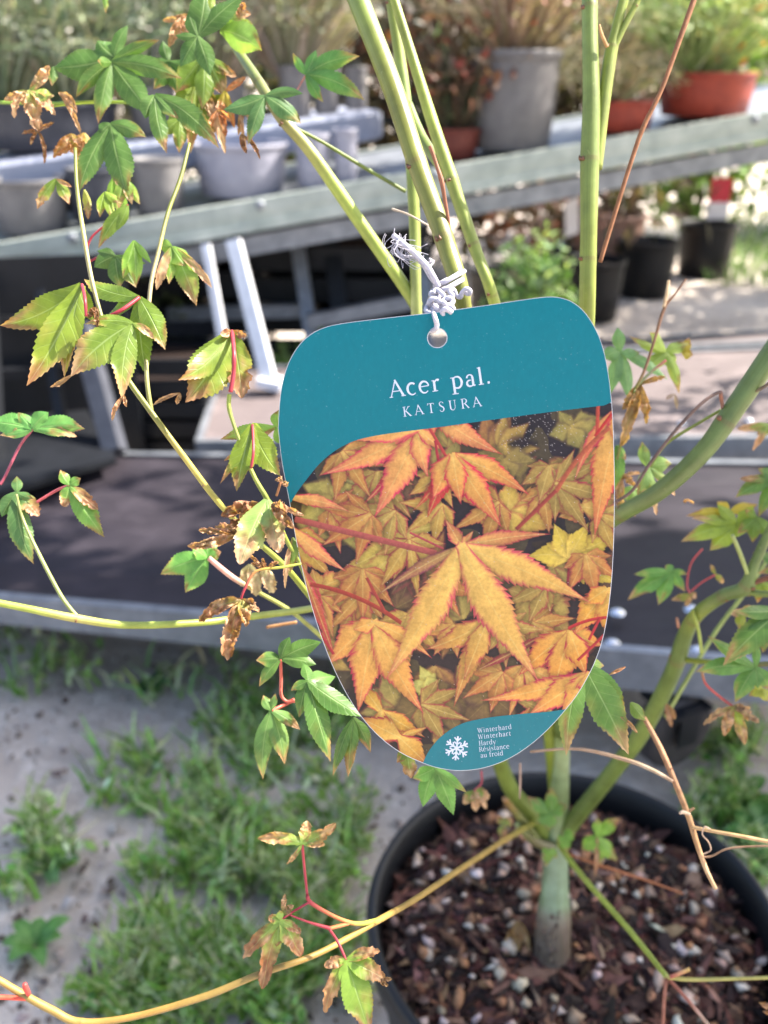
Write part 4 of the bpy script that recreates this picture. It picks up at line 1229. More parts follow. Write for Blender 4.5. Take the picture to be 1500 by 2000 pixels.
leaf((142, 262), .378, [(104, 308, 12, 0, .9), (150, 312, 13, 0, .6), (162, 290, 9, 0, .8)], S(196, 160, 60), .7, bcol=S(184, 120, 60), crum=.6)
leaf((216, 242), .372, [(154, 376, 22, 0, .02, .08), (248, 385, 27, 0, .02, .0), (286, 268, 16, 0, .12, -.1), (196, 262, 12, 0, 0)], G2, .04)
leaf((110, 350), .37, [(73, 408, 11, 0, .35, .1), (136, 400, 11, 0, .3, -.05), (140, 365, 5, 0, 1)], G1, .3)
leaf((222, 345), .385, [(232, 420, 9, 0, .1), (274, 400, 11, 0, .1, -.15), (214, 400, 7, 0, .2), (252, 430, 8, 0, .1)], S(160, 200, 84), .1)
leaf((165, 370), .37, [(172, 428, 8, 0, .4)], GY, .3)
leaf((302, 186), .362, [(428, 290, 21, 0, .12, -.16), (326, 300, 16, 0, .12, .06), (284, 232, 16, 0, .0, .1), (350, 232, 11, 0, .1)], G2, .08, fold=.2)
leaf((386, 72), .372, [(478, -12, 22, 0, 0, -.05), (402, -30, 26, 0, 0), (368, 22, 14, 0, 0), (342, 70, 8, 0, 0), (352, 132, 19, 0, 0), (410, 150, 18, 0, 0)], G2, .0)
leaf((430, 58), .378, [(512, 100, 27, 0, .05, -.12), (470, 48, 15, 0, 0)], S(150, 190, 90), .04)
leaf((373, 28), .39, [(330, 92, 15, 0, 1, .1), (318, 40, 9, 0, 1, -.1), (360, 75, 12, 0, 1)], S(180, 130, 90), 1, crum=.7, mat_='dryleaf')
leaf((470, 6), .385, [(466, 36, 9, 0, 1), (480, 20, 7, 0, 1)], S(190, 120, 70), 1, crum=1, mat_='dryleaf')
leaf((400, 110), .39, [(345, 180, 22, 0, .05, .05), (440, 190, 21, 0, .3), (395, 215, 18, 0, .1), (462, 150, 12, 0, .4)], S(120, 150, 60), .1)
leaf((385, 150), .395, [(372, 300, 18, 0, .3), (330, 260, 18, 0, .0), (428, 250, 15, 0, .5), (440, 300, 10, 0, .8), (345, 285, 12, 0, .6)], S(136, 156, 60), .3)
leaf((440, 178), .388, [(430, 232, 11, 0, .6), (458, 250, 9, 0, .5), (480, 150, 8, 0, 1)], S(200, 170, 60), .6, bcol=S(206, 120, 70))
leaf((518, 188), .362, [(436, 214, 17, 0, 0, -.12), (484, 284, 14, 0, .05, .06), (588, 242, 18, 0, .05, -.05), (592, 184, 10, 0, 0, -.14)], G3, .02)
leaf((470, 262), .365, [(508, 312, 6, 0, 1, -.2), (482, 300, 8, 0, 1)], BROWN2, 1, crum=1, mat_='dryleaf')
leaf((598, 146), .395, [(702, 110, 17, 0, .08, -.14), (712, 196, 18, 0, .1, -.16), (632, 200, 11, 0, .05, .05), (572, 104, 8, 0, .1), (618, 98, 11, 0, 0), (640, 110, 9)], S(104, 160, 84), .05, [(588, 162, 4), (578, 180, 4)], S(170, 120, 110))
leaf((250, 400), .36, [(192, 486, 13, 0, .12, .1), (226, 452, 9, 0, 0)], G1, .05, [(215, 432, 4), (180, 462, 5), (168, 490, 5)])
leaf((225, 500), .36, [(235, 562, 17, 0, .05), (184, 522, 15, 0, .0), (266, 562, 15, 0, .1), (285, 515, 9, 0, 0), (190, 490, 10, 0, 0)], G2, .04, [(195, 502, 5), (172, 512, 5)])
leaf((262, 470), .35, [(266, 560, 14, 0, .1), (296, 515, 7, 0, 0), (240, 545, 12, 0, .05)], S(140, 176, 70), .05)
leaf((336, 482), .356, [(384, 598, 21, 0, .26, -.06), (414, 562, 9, 0, .7, -.1), (330, 555, 12, 0, .15), (306, 566, 11, 0, .8), (310, 480, 12, 0, 0), (362, 520, 18, 0, .05)], S(130, 170, 66), .2)
leaf((415, -12), .36, [(410, 18, 7, 0, 0)], LIME, 0)
leaf((204, -20), .37, [(207, 27, 6, 0, .2)], S(140, 180, 90), .1)
leaf((95, 210), .39, [(250, 200, 3, 0, 0)], LIME, 0)
stem([(0, 200, .40, 7), (90, 202, .40, 7), (240, 200, .40, 7), (330, 215, .395, 7)], S(130, 160, 60), 'twig', seg=6)
leaf((330, 120), .40, [(300, 175, 15, 0, .1), (352, 190, 14, 0, .1), (318, 80, 11, 0, 0), (372, 140, 12, 0, .1), (285, 128, 10, 0, .2)], G2, .08)
leaf((410, 190), .395, [(365, 235, 14, 0, .1), (420, 262, 15, 0, .2), (455, 205, 12, 0, .2), (405, 150, 10, 0, 0)], S(132, 150, 56), .1)
leaf((352, 232), .39, [(312, 268, 12, 0, .1), (350, 300, 13, 0, .2), (392, 262, 12, 0, .5), (372, 215, 8, 0, 0)], G1, .15)
leaf((448, 40), .40, [(500, 62, 14, 0, .2), (472, 98, 13, 0, .1), (430, 20, 10, 0, 0), (490, 28, 10, 0, .6)], S(140, 170, 70), .1)
leaf((425, 215), .385, [(405, 262, 8, 0, 1, .1), (440, 268, 9, 0, 1, -.1), (452, 238, 8, 0, .8)], S(196, 140, 70), .9, bcol=S(206, 120, 70), crum=.5, mat_='dryleaf')
leaf((470, 205), .385, [(465, 265, 8, 0, 1), (492, 240, 8, 0, .6), (482, 300, 6, 0, 1, .1)], S(190, 160, 80), .8, crum=.5, mat_='dryleaf')
leaf((165, 260), .395, [(120, 300, 11, 0, .8), (150, 330, 10, 0, .9), (180, 300, 9, 0, .5)], S(190, 150, 70), .7, bcol=S(196, 130, 74), crum=.5, mat_='dryleaf')
leaf((205, 375), .365, [(195, 425, 9, 0, .2), (222, 430, 9, 0, .15), (240, 398, 8, 0, .2)], S(150, 176, 66), .1)
leaf((245, 345), .372, [(232, 410, 11, 0, .2), (258, 400, 10, 0, .3)], G1, .2)
leaf((1478, 1010), .445, [(1440, 1042, 11, 0, .2), (1470, 1060, 12, 0, .1), (1505, 1052, 12, 0, .1), (1455, 995, 8, 0, .3)], G1, .1)
leaf((1492, 1225), .43, [(1458, 1262, 12, 0, .15), (1490, 1275, 12, 0, .1), (1520, 1250, 12, 0, 0)], G2, .1)
leaf((1488, 1140), .445, [(1448, 1165, 9, 0, .3), (1480, 1178, 10, 0, .2), (1520, 1160, 10, 0, .2)], S(150, 170, 66), .2)
leaf((1232, 950), .425, [(1205, 985, 10, 0, .2), (1240, 1010, 11, 0, .3), (1268, 968, 10, 0, .2)], S(136, 168, 92), .2)
# bottom left of the tag
leaf((548, 1287), .335, [(628, 1254, 17, .0, .0, -.08), (618, 1298, 15, 0, .0, -.1), (500, 1290, 15, 0, .1, .06), (506, 1342, 11, 0, .05, .1), (566, 1244, 12, 0, 0)], G2, .02, [(549, 1325, 7), (549, 1356, 7), (560, 1370, 7), (576, 1368, 9)], S(190, 96, 80))
leaf((601, 1331), .322, [(646, 1488, 22, -.004, .06, .02), (706, 1400, 21, -.004, .0, .04), (584, 1402, 15, 0, .03, .06), (655, 1322, 18, .01, 0), (592, 1296, 11, .008, 0), (568, 1350, 9, 0, .1), (640, 1352, 15)], G2, .03)
leaf((530, 1388), .335, [(514, 1522, 17, 0, .06, .12), (556, 1494, 18, 0, .15, -.06), (586, 1426, 12, 0, .3, -.08), (514, 1358, 10, 0, .1), (538, 1355, 7, 0, .1)], S(112, 154, 82), .1, [(552, 1378, 8), (575, 1366, 8)], S(180, 86, 70))
leaf((691, 1402), .328, [(650, 1516, 12, 0, .05, .05), (680, 1518, 15, 0, .28, .0), (724, 1470, 13, 0, .2, -.08)], G2, .1)
leaf((795, 1462), .34, [(804, 1520, 15, 0, .4), (775, 1490, 10, 0, .3)], G1, .4)
leaf((850, 1500), .352, [(826, 1576, 17, 0, .0, .08), (886, 1592, 18, 0, .0, -.04), (806, 1520, 14, 0, .05), (912, 1548, 10, 0, .05), (870, 1530, 14)], S(112, 162, 78), .03)
leaf((925, 1545), .48, [(905, 1570, 11, 0, .4), (955, 1560, 13, 0, .4), (930, 1585, 10, 0, .9), (950, 1580, 8, 0, 1)], G1, .5, [(940, 1530, 4), (940, 1505, 4)])
# bottom leaves
leaf((590, 1647), .30, [(503, 1638, 13, 0, .62, .14), (656, 1608, 14, 0, .6, .1), (600, 1603, 13, .004, .62), (559, 1688, 5, 0, .6, -.1), (634, 1650, 10, 0, .7), (572, 1636, 10, .003, .2)], S(150, 180, 84), .5, [(594, 1690, 6), (600, 1748, 6)], crum=.2, bcol=S(196, 150, 100), fold=.1)
leaf((548, 1798), .299, [(474, 1872, 16, 0, .62, .04), (512, 1932, 19, 0, .56, .06), (588, 1868, 20, 0, .5, -.05), (588, 1822, 10, 0, .55), (523, 1794, 9, 0, .4), (547, 1778, 7, 0, .1), (540, 1850, 16, 0, .1)], S(150, 178, 84), .5, [(570, 1782, 5), (604, 1762, 5)], crum=.2, fold=.1)
leaf((552, 1782), .30, [(557, 1746, 6, 0, .9), (574, 1768, 8, 0, .5), (566, 1776, 8, 0, .5)], S(130, 130, 60), .6, crum=.5)
leaf((676, 1876), .298, [(722, 2020, 29, -.004, .22, .0), (742, 1858, 13, 0, .66, -.1), (752, 1915, 20, 0, .42, -.06), (633, 1888, 13, 0, .75, .1), (634, 1978, 16, 0, .62, .12), (690, 1930, 20, 0, 0)], S(150, 182, 74), .4, [(660, 1840, 6), (644, 1816, 6)], crum=.2, fold=.1)
leaf((742, 1915), .297, [(766, 1912, 6, 0, 1), (758, 1925, 6, 0, 1)], TAN, 1, crum=1.2, mat_='dryleaf')
# right of the tag
leaf((1138, 1295), .335, [(1228, 1474, 31, -.004, .22, -.02), (1106, 1476, 23, -.004, .2, .08), (1222, 1408, 22, .006, .1, -.08), (1180, 1300, 12, .008, .1)], S(112, 152, 74), .2, None, fold=.12)
leaf((1212, 1400), .332, [(1245, 1432, 6, 0, 1)], BROWN, 1, crum=.6, mat_='dryleaf')
leaf((1190, 1318), .31, [(1222, 1302, 5, 0, 1)], TAN, 1, crum=.4, mat_='dryleaf')
leaf((1232, 1372), .345, [(1262, 1408, 13, 0, .08)], G1, .05)
leaf((1300, 1375), .50, [(1318, 1405, 8, 0, 1), (1312, 1420, 6, 0, 1)], S(200, 176, 130), .9)
leaf((1530, 1190), .40, [(1412, 1300, 25, 0, .14, .04), (1430, 1192, 14, 0, .1, -.1), (1460, 1230, 16, 0, .0)], G2, .05)
leaf((1476, 1303), .415, [(1358, 1312, 17, 0, .04, .1), (1382, 1242, 12, 0, .08, -.05), (1436, 1372, 17, 0, .04, .06), (1477, 1255, 8, 0, .05), (1510, 1350, 15, 0, .25), (1480, 1345, 13, 0, 0)], S(104, 150, 74), .05)
leaf((1490, 1345), .42, [(1462, 1360, 9, 0, .2), (1500, 1370, 12, 0, .1), (1470, 1335, 7, 0, .1)], GY, .1)
leaf((1433, 1380), .425, [(1374, 1416, 8, 0, .9, .1), (1482, 1412, 12, 0, 1, -.05), (1455, 1455, 12, 0, .5, -.04), (1414, 1438, 12, 0, .95, .04), (1455, 1385, 10, 0, 1)], S(160, 176, 60), .8, crum=.8)
leaf((1312, 1116), .47, [(1226, 1172, 15, 0, .18, .06), (1286, 1182, 14, 0, .12, .02), (1238, 1122, 9, 0, .08), (1338, 1156, 9, 0, .2), (1342, 1122, 6, 0, .2), (1300, 1104, 8)], S(110, 164, 80), .1)
leaf((1348, 1160), .475, [(1312, 1172, 8, 0, .4), (1360, 1168, 8, 0, .8), (1340, 1185, 7, 0, .9)], S(150, 150, 60), .6, [(1342, 1140, 3), (1350, 1100, 3), (1372, 1072, 3)], S(190, 80, 80))
leaf((1398, 1122), .475, [(1388, 1102, 4, 0, .5), (1412, 1140, 6, 0, .4)], S(150, 150, 60), .5, [(1370, 1138, 3), (1350, 1155, 3)], S(190, 80, 80))
leaf((1440, 1022), .45, [(1330, 1058, 17, 0, .15, .06), (1350, 1012, 10, 0, .3), (1512, 1030, 18, 0, .05), (1386, 1076, 18, 0, .12), (1400, 986, 12, 0, .0), (1470, 990, 14, 0, .0), (1440, 1050, 20, 0, 0)], S(166, 186, 70), .1)
leaf((1425, 1000), .452, [(1340, 1008, 9, 0, .2), (1400, 980, 10, 0, .1), (1480, 985, 11, 0, .1)], GYY, .1)
leaf((1212, 688), .43, [(1192, 770, 14, 0, 0, .05), (1228, 782, 14, 0, 0), (1304, 742, 12, 0, 0, -.08), (1206, 640, 12, 0, 0), (1175, 700, 14, 0, 0), (1250, 690, 10)], S(130, 170, 110), .0)
leaf((1300, 688), .432, [(1228, 656, 9, 0, .2, -.12), (1346, 672, 13, 0, .15, -.1), (1326, 770, 10, 0, .2), (1262, 720, 14, 0, 0), (1318, 720, 14, 0, .1), (1268, 650, 14)], S(160, 180, 86), .1, [(1280, 705, 4), (1265, 722, 4)])
leaf((1332, 690), .434, [(1346, 660, 10, 0, .2), (1354, 694, 10, 0, .2)], GYY, .2)
leaf((1318, 770), .44, [(1322, 800, 4, 0, 0), (1300, 780, 4, 0, 0)], S(170, 140, 140), .1)
leaf((1250, 752), .402, [(1212, 872, 17, 0, 1, .0), (1300, 736, 8, 0, 1, -.1), (1262, 828, 14, 0, 1), (1216, 800, 14, 0, 1)], S(196, 152, 90), 1, crum=.7, bcol=S(196, 152, 96), mat_='dryleaf')
leaf((1266, 912), .405, [(1254, 862, 11, 0, .1), (1312, 905, 15, 0, .05), (1318, 968, 9, 0, .5, -.1), (1282, 1006, 9, 0, .4), (1244, 970, 12, 0, .2)], S(140, 172, 100), .1)
leaf((1205, 870), .41, [(1216, 925, 10, 0, .1), (1200, 960, 14, 0, .1), (1222, 900, 8, 0, .3)], S(120, 166, 70), .1)
leaf((1215, 930), .42, [(1210, 1000, 12, 0, 1), (1240, 950, 9, 0, 1), (1250, 925, 6, 0, 1)], S(150, 104, 66), 1, crum=.8, mat_='dryleaf')
leaf((1340, 975), .40, [(1356, 984, 4, 0, 1), (1335, 982, 5, 0, 1)], TAN, 1, crum=1, mat_='dryleaf')
leaf((1520, 930), .44, [(1436, 972, 15, 0, .05, .1), (1482, 1010, 13, 0, .05), (1480, 915, 11, 0, .1), (1445, 935, 9, 0, .4)], G2, .05)
leaf((1505, 830), .46, [(1440, 838, 9, 0, .5), (1478, 850, 11, 0, .2), (1470, 880, 8, 0, .6)], S(130, 150, 60), .4)
leaf((1540, 1100), .46, [(1470, 1080, 12, 0, .1), (1480, 1120, 10, 0, .2)], G2, .1)
leaf((1450, 1195), .44, [(1428, 1200, 8, 0, .5), (1445, 1232, 10, 0, .15), (1470, 1185, 8, 0, .4)], S(150, 156, 60), .4)
# low leaves round the trunk
leaf((1166, 1634), .60, [(1212, 1598, 12, 0, .25, -.05), (1206, 1682, 14, 0, .15), (1136, 1662, 13, 0, .08), (1166, 1596, 9, 0, .15), (1172, 1690, 12, 0, .1), (1162, 1712, 6, 0, 1)], S(128, 172, 60), .15)
leaf((1075, 1588), .615, [(1030, 1556, 12, 0, .2), (1108, 1572, 13, 0, .15), (1078, 1538, 12, 0, .2), (1072, 1622, 12, 0, .05), (1046, 1606, 12, 0, .05)], S(112, 156, 72), .1)
leaf((1102, 1636), .61, [(1124, 1626, 11, 0, .1), (1108, 1664, 10, 0, .1), (1088, 1644, 9, 0, .1)], S(124, 170, 66), .1)
leaf((1072, 1660), .61, [(1066, 1692, 9, 0, .2), (1088, 1676, 9, 0, .1), (1060, 1672, 8, 0, .1)], S(124, 166, 66), .15)
leaf((985, 1610), .59, [(978, 1640, 9, 0, .3), (1002, 1600, 9, 0, .4), (972, 1592, 9, 0, .5), (992, 1650, 6, 0, .9)], S(130, 140, 70), .4)
leaf((1530, 1985), .42, [(1482, 1958, 9, 0, 1), (1490, 1975, 8, 0, 1)], S(190, 140, 90), 1, crum=.8, mat_='dryleaf')
# dry leaf lying on the soil
fdl = P(1012, 1800, .683)
o = leaf((1012, 1800), .683, [(986, 1872, 14, -.012, 1), (1036, 1858, 13, -.012, 1), (1012, 1858, 14, -.010, 1)], S(200, 158, 104), 1, crum=.25, bcol=S(206, 164, 110), mat_='dryleaf', name='fallen_leaf')
o.parent = None
o.location = maple.location
tag(o, 'curled tan dead leaf lying on the bark mix beside the trunk', 'leaf')

# ------------------------------------------------------------------ the plant tag
TC = P(870, 1040, .30)
TN = (FWD * -1).normalized()
TN = Matrix.Rotation(R(9.0), 3, RGT) @ TN          # top edge nearer to the viewer
TN = Matrix.Rotation(R(-4.5), 3, UPV) @ TN         # turned slightly to the left
if TN.dot(FWD) > 0: TN = -TN


def TP(px, py, off=0.0):
    d = RGT * ((px - 750) / F) + UPV * ((1000 - py) / F) + FWD
    t = (TC - CAM).dot(TN) / d.dot(TN)
    return CAM + d * t + TN * off


OUT = [(543, 835), (547, 775), (556, 730), (570, 695), (592, 665), (622, 644), (665, 632), (760, 620), (840, 611), (950, 596), (1030, 584), (1075, 579.5), (1105, 584), (1130, 598), (1150, 620), (1168, 652), (1181, 692), (1190, 742), (1196, 800),
       (1199, 865), (1200.5, 950), (1199, 1060), (1193, 1155), (1180, 1238), (1160, 1298), (1132, 1350), (1105, 1386), (1070, 1425), (1032, 1458), (990, 1484), (945, 1500), (900, 1505.5), (860, 1501), (826, 1490.5), (782, 1470), (742, 1440), (705, 1399), (671, 1345), (640, 1278), (610, 1190), (585, 1090), (565, 980), (550, 900)]
outl = spline(OUT + [OUT[0]], 4)[:-1]
HOLE = [(854 + 18.5 * math.cos(a * math.pi / 12), 660 + 18.5 * math.sin(a * math.pi / 12)) for a in range(24)]
tg_o = thing('plant_tag', 'teal plant label with a printed picture of orange maple leaves tied to the stem', 'plant label', TP(870, 1040))


def sheet(name, loops, off, mt, par, thick=0.0):
    bm = bmesh.new()
    es = []
    for lp in loops:
        vs = [bm.verts.new(TP(x, y, off) - origin(par)) for x, y in lp]
        for a in range(len(vs)):
            es.append(bm.edges.new((vs[a], vs[(a + 1) % len(vs)])))
    bmesh.ops.triangle_fill(bm, use_beauty=True, edges=es, normal=TN)
    bm.normal_update()
    for f in bm.faces:
        if f.normal.dot(TN) < 0: f.normal_flip()
    if thick:
        r = bmesh.ops.extrude_face_region(bm, geom=bm.faces[:])
        vs = [g_ for g_ in r['geom'] if isinstance(g_, bmesh.types.BMVert)]
        bmesh.ops.translate(bm, verts=vs, vec=TN * thick)
        bmesh.ops.recalc_face_normals(bm, faces=bm.faces[:])
    me_ = bpy.data.meshes.new(name); bm.to_mesh(me_); bm.free()
    me_.materials.append(mt)
    o_ = bpy.data.objects.new(name, me_); COL.objects.link(o_); o_.parent = par
    return o_


card_o = sheet('card', [outl, HOLE], -.0005, M['cardedge'], tg_o, .0005)


def inset(lp, d):
    out = []
    n = len(lp)
    cx = sum(p[0] for p in lp) / n; cy = sum(p[1] for p in lp) / n
    for x, y in lp:
        L = math.hypot(x - cx, y - cy)
        out.append((x - (x - cx) / L * d, y - (y - cy) / L * d))
    return out


outs = inset(outl, 1.2)


def outseg(pred):
    return [p for p in outs if pred(p)]


# header panel: outline above the sloping lower edge
EDGE = spline([(1195.5, 790), (1080, 804), (960, 820), (860, 834), (780, 844), (728, 852), (690, 862), (655, 880), (625, 905), (600, 935), (580, 962), (566.5, 985)], 5)
ia = min(range(len(outs)), key=lambda k: abs(outs[k][1] - 985) + (1e6 if outs[k][0] > 700 else 0))
ib = min(range(len(outs)), key=lambda k: abs(outs[k][1] - 790) + (1e6 if outs[k][0] < 1000 else 0))
n_ = len(outs)
seq = []
k = ia
while True:
    seq.append(outs[k % n_])
    if k % n_ == ib: break
    k += 1
hole2 = [(854 + 20 * math.cos(a * math.pi / 12), 660 + 20 * math.sin(a * math.pi / 12)) for a in range(24)]
sheet('header_panel', [seq + EDGE[1:-1], hole2], .00010, M['teal'], tg_o)
# footer panel
ic = min(range(n_), key=lambda k: math.hypot(outs[k][0] - 1106, outs[k][1] - 1386))
idd = min(range(n_), key=lambda k: math.hypot(outs[k][0] - 826, outs[k][1] - 1490))
seq = [outs[k] for k in range(ic, idd + 1)]
FE = spline([outs[idd], (838, 1466), (862, 1438), (900, 1414), (950, 1402), (1020, 1394), (1070, 1390), outs[ic]], 5)
sheet('footer_panel', [seq + FE[1:-1]], .00010, M['teal'], tg_o)

# printed picture: a fine grid coloured from code
NR, NC = 600, 420
ys = np.linspace(787, 1504.2, NR)
ring = np.array(outs)


def span(y):
    xs_ = []
    for a in range(len(ring)):
        x0, y0 = ring[a]; x1, y1 = ring[(a + 1) % len(ring)]
        if (y0 - y) * (y1 - y) <= 0 and y0 != y1:
            xs_.append(x0 + (x1 - x0) * (y - y0) / (y1 - y0))
    return min(xs_), max(xs_)


GX = np.zeros((NR, NC)); GYv = np.zeros((NR, NC))
for i, y in enumerate(ys):
    a, b = span(y)
    GX[i] = np.linspace(a, b, NC); GYv[i] = y
rng = np.random.RandomState(5)


def vnoise(x, y, sc, seed):
    r_ = np.random.RandomState(seed).rand(64, 64)
    fx, fy = x / sc, y / sc
    ix, iy = np.floor(fx).astype(int), np.floor(fy).astype(int)
    ux, uy = fx - ix, fy - iy
    ux = ux * ux * (3 - 2 * ux); uy = uy * uy * (3 - 2 * uy)
    g_ = lambda a, b: r_[a % 64, b % 64]
    return (g_(ix, iy) * (1 - ux) + g_(ix + 1, iy) * ux) * (1 - uy) + (g_(ix, iy + 1) * (1 - ux) + g_(ix + 1, iy + 1) * ux) * uy


C3 = np.zeros((NR, NC, 3))
bgn = vnoise(GX, GYv, 60, 1)
C3[:] = np.array(S(44, 32, 38))[None, None] * (0.6 + .8 * bgn[..., None])
C3 = C3 * (1 - .5 * (vnoise(GX, GYv, 35, 3) > .6)[..., None]) + np.array(S(104, 90, 56)) * .5 * (vnoise(GX, GYv, 35, 3) > .6)[..., None]

PY, PO, PR, PK = S(230, 186, 92), S(236, 160, 98), S(206, 66, 88), S(110, 44, 50)
OLV, OLD = S(178, 164, 84), S(110, 88, 60)


def pl(base, lobes, cc, ce, er=.35, soft=1.5, vein=.5, tooth=.10, tipred=.5, ctip=None, dark=.35):
    """one printed leaf: lobes (tx, ty, half width[, bow])"""
    bx, by = base
    cc, ce = np.array(cc), np.array(ce)
    for lb in lobes:
        tx, ty, w = lb[:3]
        w = w * (.98 if soft < 3 else 1.3)
        bow = lb[3] if len(lb) > 3 else 0.0
        dx, dy = tx - bx, ty - by
        L = math.hypot(dx, dy); dx /= L; dy /= L
        pad = w * 1.5 + abs(bow) * L + 12
        x0, x1 = min(bx, tx) - pad, max(bx, tx) + pad; y0, y1 = min(by, ty) - pad, max(by, ty) + pad
        r0, r1 = np.searchsorted(ys, y0), np.searchsorted(ys, y1)
        if r1 <= r0: continue
        X, Y = GX[r0:r1], GYv[r0:r1]
        s = ((X - bx) * dx + (Y - by) * dy) / L
        d = -(X - bx) * dy + (Y - by) * dx - bow * L * 4 * s * (1 - s)
        sc_ = np.clip(s, 0, 1)
        wid = np.where(sc_ < .45, .30 + .70 * np.sin(np.clip(sc_ / .45, 0, 1) * np.pi / 2) ** 1.2, np.clip(1 - (sc_ - .45) / .55, 0, 1) ** 1.25 * .96 + .04 * np.clip((1 - sc_) * 4, 0, 1)) * w
        ph = (sc_ * L / 15.0 - np.abs(d) / 22.0) % 1.0
        wid = wid * (1 + tooth * (ph - .5) * 2 * (sc_ > .2))
        # shade of the lobe falling on what lies under it in the printed picture
        u = np.abs(d) / np.maximum(wid, .01)
        edge_ = np.clip((wid - np.abs(d)) / soft + .5, 0, 1) * ((s > -.02) & (s < 1.0))
        sh = np.clip((wid + 10 - np.abs(d)) / 10, 0, 1) * ((s > .05) & (s < .98)) * (1 - edge_) * dark
        blk = C3[r0:r1]
        blk *= (1 - sh[..., None])
        nz = vnoise(X, Y, 14, 11) - .5
        k = np.clip((u - (1 - er) + nz * .35) / er, 0, 1) ** 1.3
        k = np.maximum(k, np.clip((sc_ - (1 - tipred)) / max(tipred, .01), 0, 1) ** 1.8)
        yb = np.clip(1 - sc_ / .55, 0, 1) * .55 * (1 - k)
        cy = cc * (1 - yb[..., None]) + np.array(S(246, 206, 112)) * yb[..., None] * min(1.05, cc.sum() / .95)
        col = cy * (1 - k[..., None]) + ce * k[..., None]
        mid = np.clip(1 - np.abs(d) / 1.7, 0, 1) * (sc_ < .93)
        sv = np.abs(((sc_ * L - np.abs(d) * 1.0) / 17.0) % 1.0 - .5)
        sv = np.clip(1 - sv / .05, 0, 1) * .45 * (u < .85)
        v = np.maximum(mid, sv) * vein
        col = col * (1 - v[..., None]) + np.array(S(240, 214, 130)) * v[..., None]
        shade = 1 - .18 * np.clip(d / np.maximum(wid, .01), -1, 1) + .25 * nz
        col = col * shade[..., None]
        C3[r0:r1] = blk * (1 - edge_[..., None]) + col * edge_[..., None]


def stick(a, b, w, c, bow=0.0):
    dx, dy = b[0] - a[0], b[1] - a[1]; L = math.hypot(dx, dy); dx /= L; dy /= L
    s = ((GX - a[0]) * dx + (GYv - a[1]) * dy) / L
    d = -(GX - a[0]) * dy + (GYv - a[1]) * dx - bow * L * 4 * s * (1 - s)
    e = np.clip(w - np.abs(d) + .5, 0, 1) * ((s > 0) & (s < 1))
    col = np.array(c)[None, None] * (1.15 - .5 * np.clip((d / w + 1) / 2, 0, 1))[..., None]
    C3[:] = C3 * (1 - e[..., None]) + col * e[..., None]


pr_ = random.Random(3)
for _ in range(46):
    bx_, by_ = pr_.uniform(580, 1200), pr_.uniform(850, 1480)
    a_ = pr_.uniform(0, 6.28)
    pl((bx_, by_), [(bx_ + 80 * math.cos(a_ + q_), by_ + 80 * math.sin(a_ + q_), pr_.uniform(12, 20)) for q_ in (-.7, 0, .7)],
       pr_.choice([S(150, 134, 72), S(120, 98, 60), S(172, 140, 72), S(104, 70, 58), S(164, 112, 66)]), pr_.choice([S(96, 60, 52), S(120, 78, 58), S(140, 60, 62)]), .4, soft=7, vein=.15, tooth=.05, tipred=.3)
for _ in range(26):
    bx_, by_ = pr_.uniform(600, 1200), pr_.uniform(850, 1480); a_ = pr_.uniform(0, 6.28)
    pl((bx_, by_), [(bx_ + 60 * math.cos(a_), by_ + 60 * math.sin(a_), pr_.uniform(10, 18))], S(44, 28, 36), S(36, 24, 32), .4, soft=12, vein=0, tooth=0, tipred=.1)
kb = dict(soft=9, vein=.12, tooth=.05, tipred=.25)
# blurred leaves deep in the print
pl((655, 975), [(590, 945, 24), (725, 958, 20), (640, 1035, 26), (585, 1015, 24), (690, 1040, 26), (665, 930, 12), (700, 1080, 30)], OLV, S(150, 120, 70), .3, **kb)
pl((700, 945), [(690, 900, 22), (720, 980, 22)], S(186, 186, 120), OLV, .3, **kb)
pl((1115, 838), [(1180, 815, 20), (1090, 800, 14), (1195, 860, 26), (1070, 850, 16), (1140, 880, 18)], S(150, 138, 74), OLD, .3, **kb)
pl((1130, 905), [(1040, 950, 24), (1190, 880, 26), (1060, 980, 24), (1190, 960, 30)], S(172, 146, 74), S(150, 96, 66), .4, **kb)
pl((985, 905), [(930, 880, 20), (1050, 900, 24), (1000, 940, 24), (950, 950, 22)], S(140, 120, 66), OLD, .3, **kb)
pl((860, 1360), [(735, 1425, 30), (965, 1400, 30), (800, 1370, 26), (900, 1440, 24), (850, 1320, 20)], S(124, 100, 60), S(84, 60, 50), .4, **kb)
pl((1045, 1168), [(1112, 1245, 38), (990, 1150, 26), (1040, 1255, 34), (1105, 1160, 24)], S(176, 150, 78), S(140, 80, 60), .35, soft=4, vein=.3)
pl((960, 1360), [(900, 1420, 24), (1010, 1400, 24), (880, 1350, 20)], S(120, 92, 60), S(80, 54, 48), .4, **kb)
pl((845, 1345), [(820, 1300, 14), (790, 1335, 12), (850, 1380, 18), (835, 1320, 14)], S(214, 206, 110), S(190, 170, 80), .3, soft=4, vein=.2)
pl((990, 1000), [(1125, 972, 28), (915, 1012, 22), (1085, 1032, 24), (1000, 930, 18), (930, 985, 20), (1010, 1050, 22)], S(206, 172, 78), S(190, 110, 76), .4, soft=4, vein=.3)
pl((1140, 990), [(1205, 950, 20), (1090, 1010, 18), (1205, 1000, 22)], S(196, 150, 70), S(176, 90, 70), .4, soft=3)
pl((1112, 1088), [(1028, 1088, 25, .06), (1082, 1022, 25), (1205, 1045, 28), (1205, 1140, 32), (1140, 1120, 20), (1150, 1020, 22)], S(218, 188, 74), S(186, 150, 66), .25, soft=2, vein=.45, tipred=.2)
stick((1112, 1092), (1108, 1150), 2.6, S(170, 50, 66))
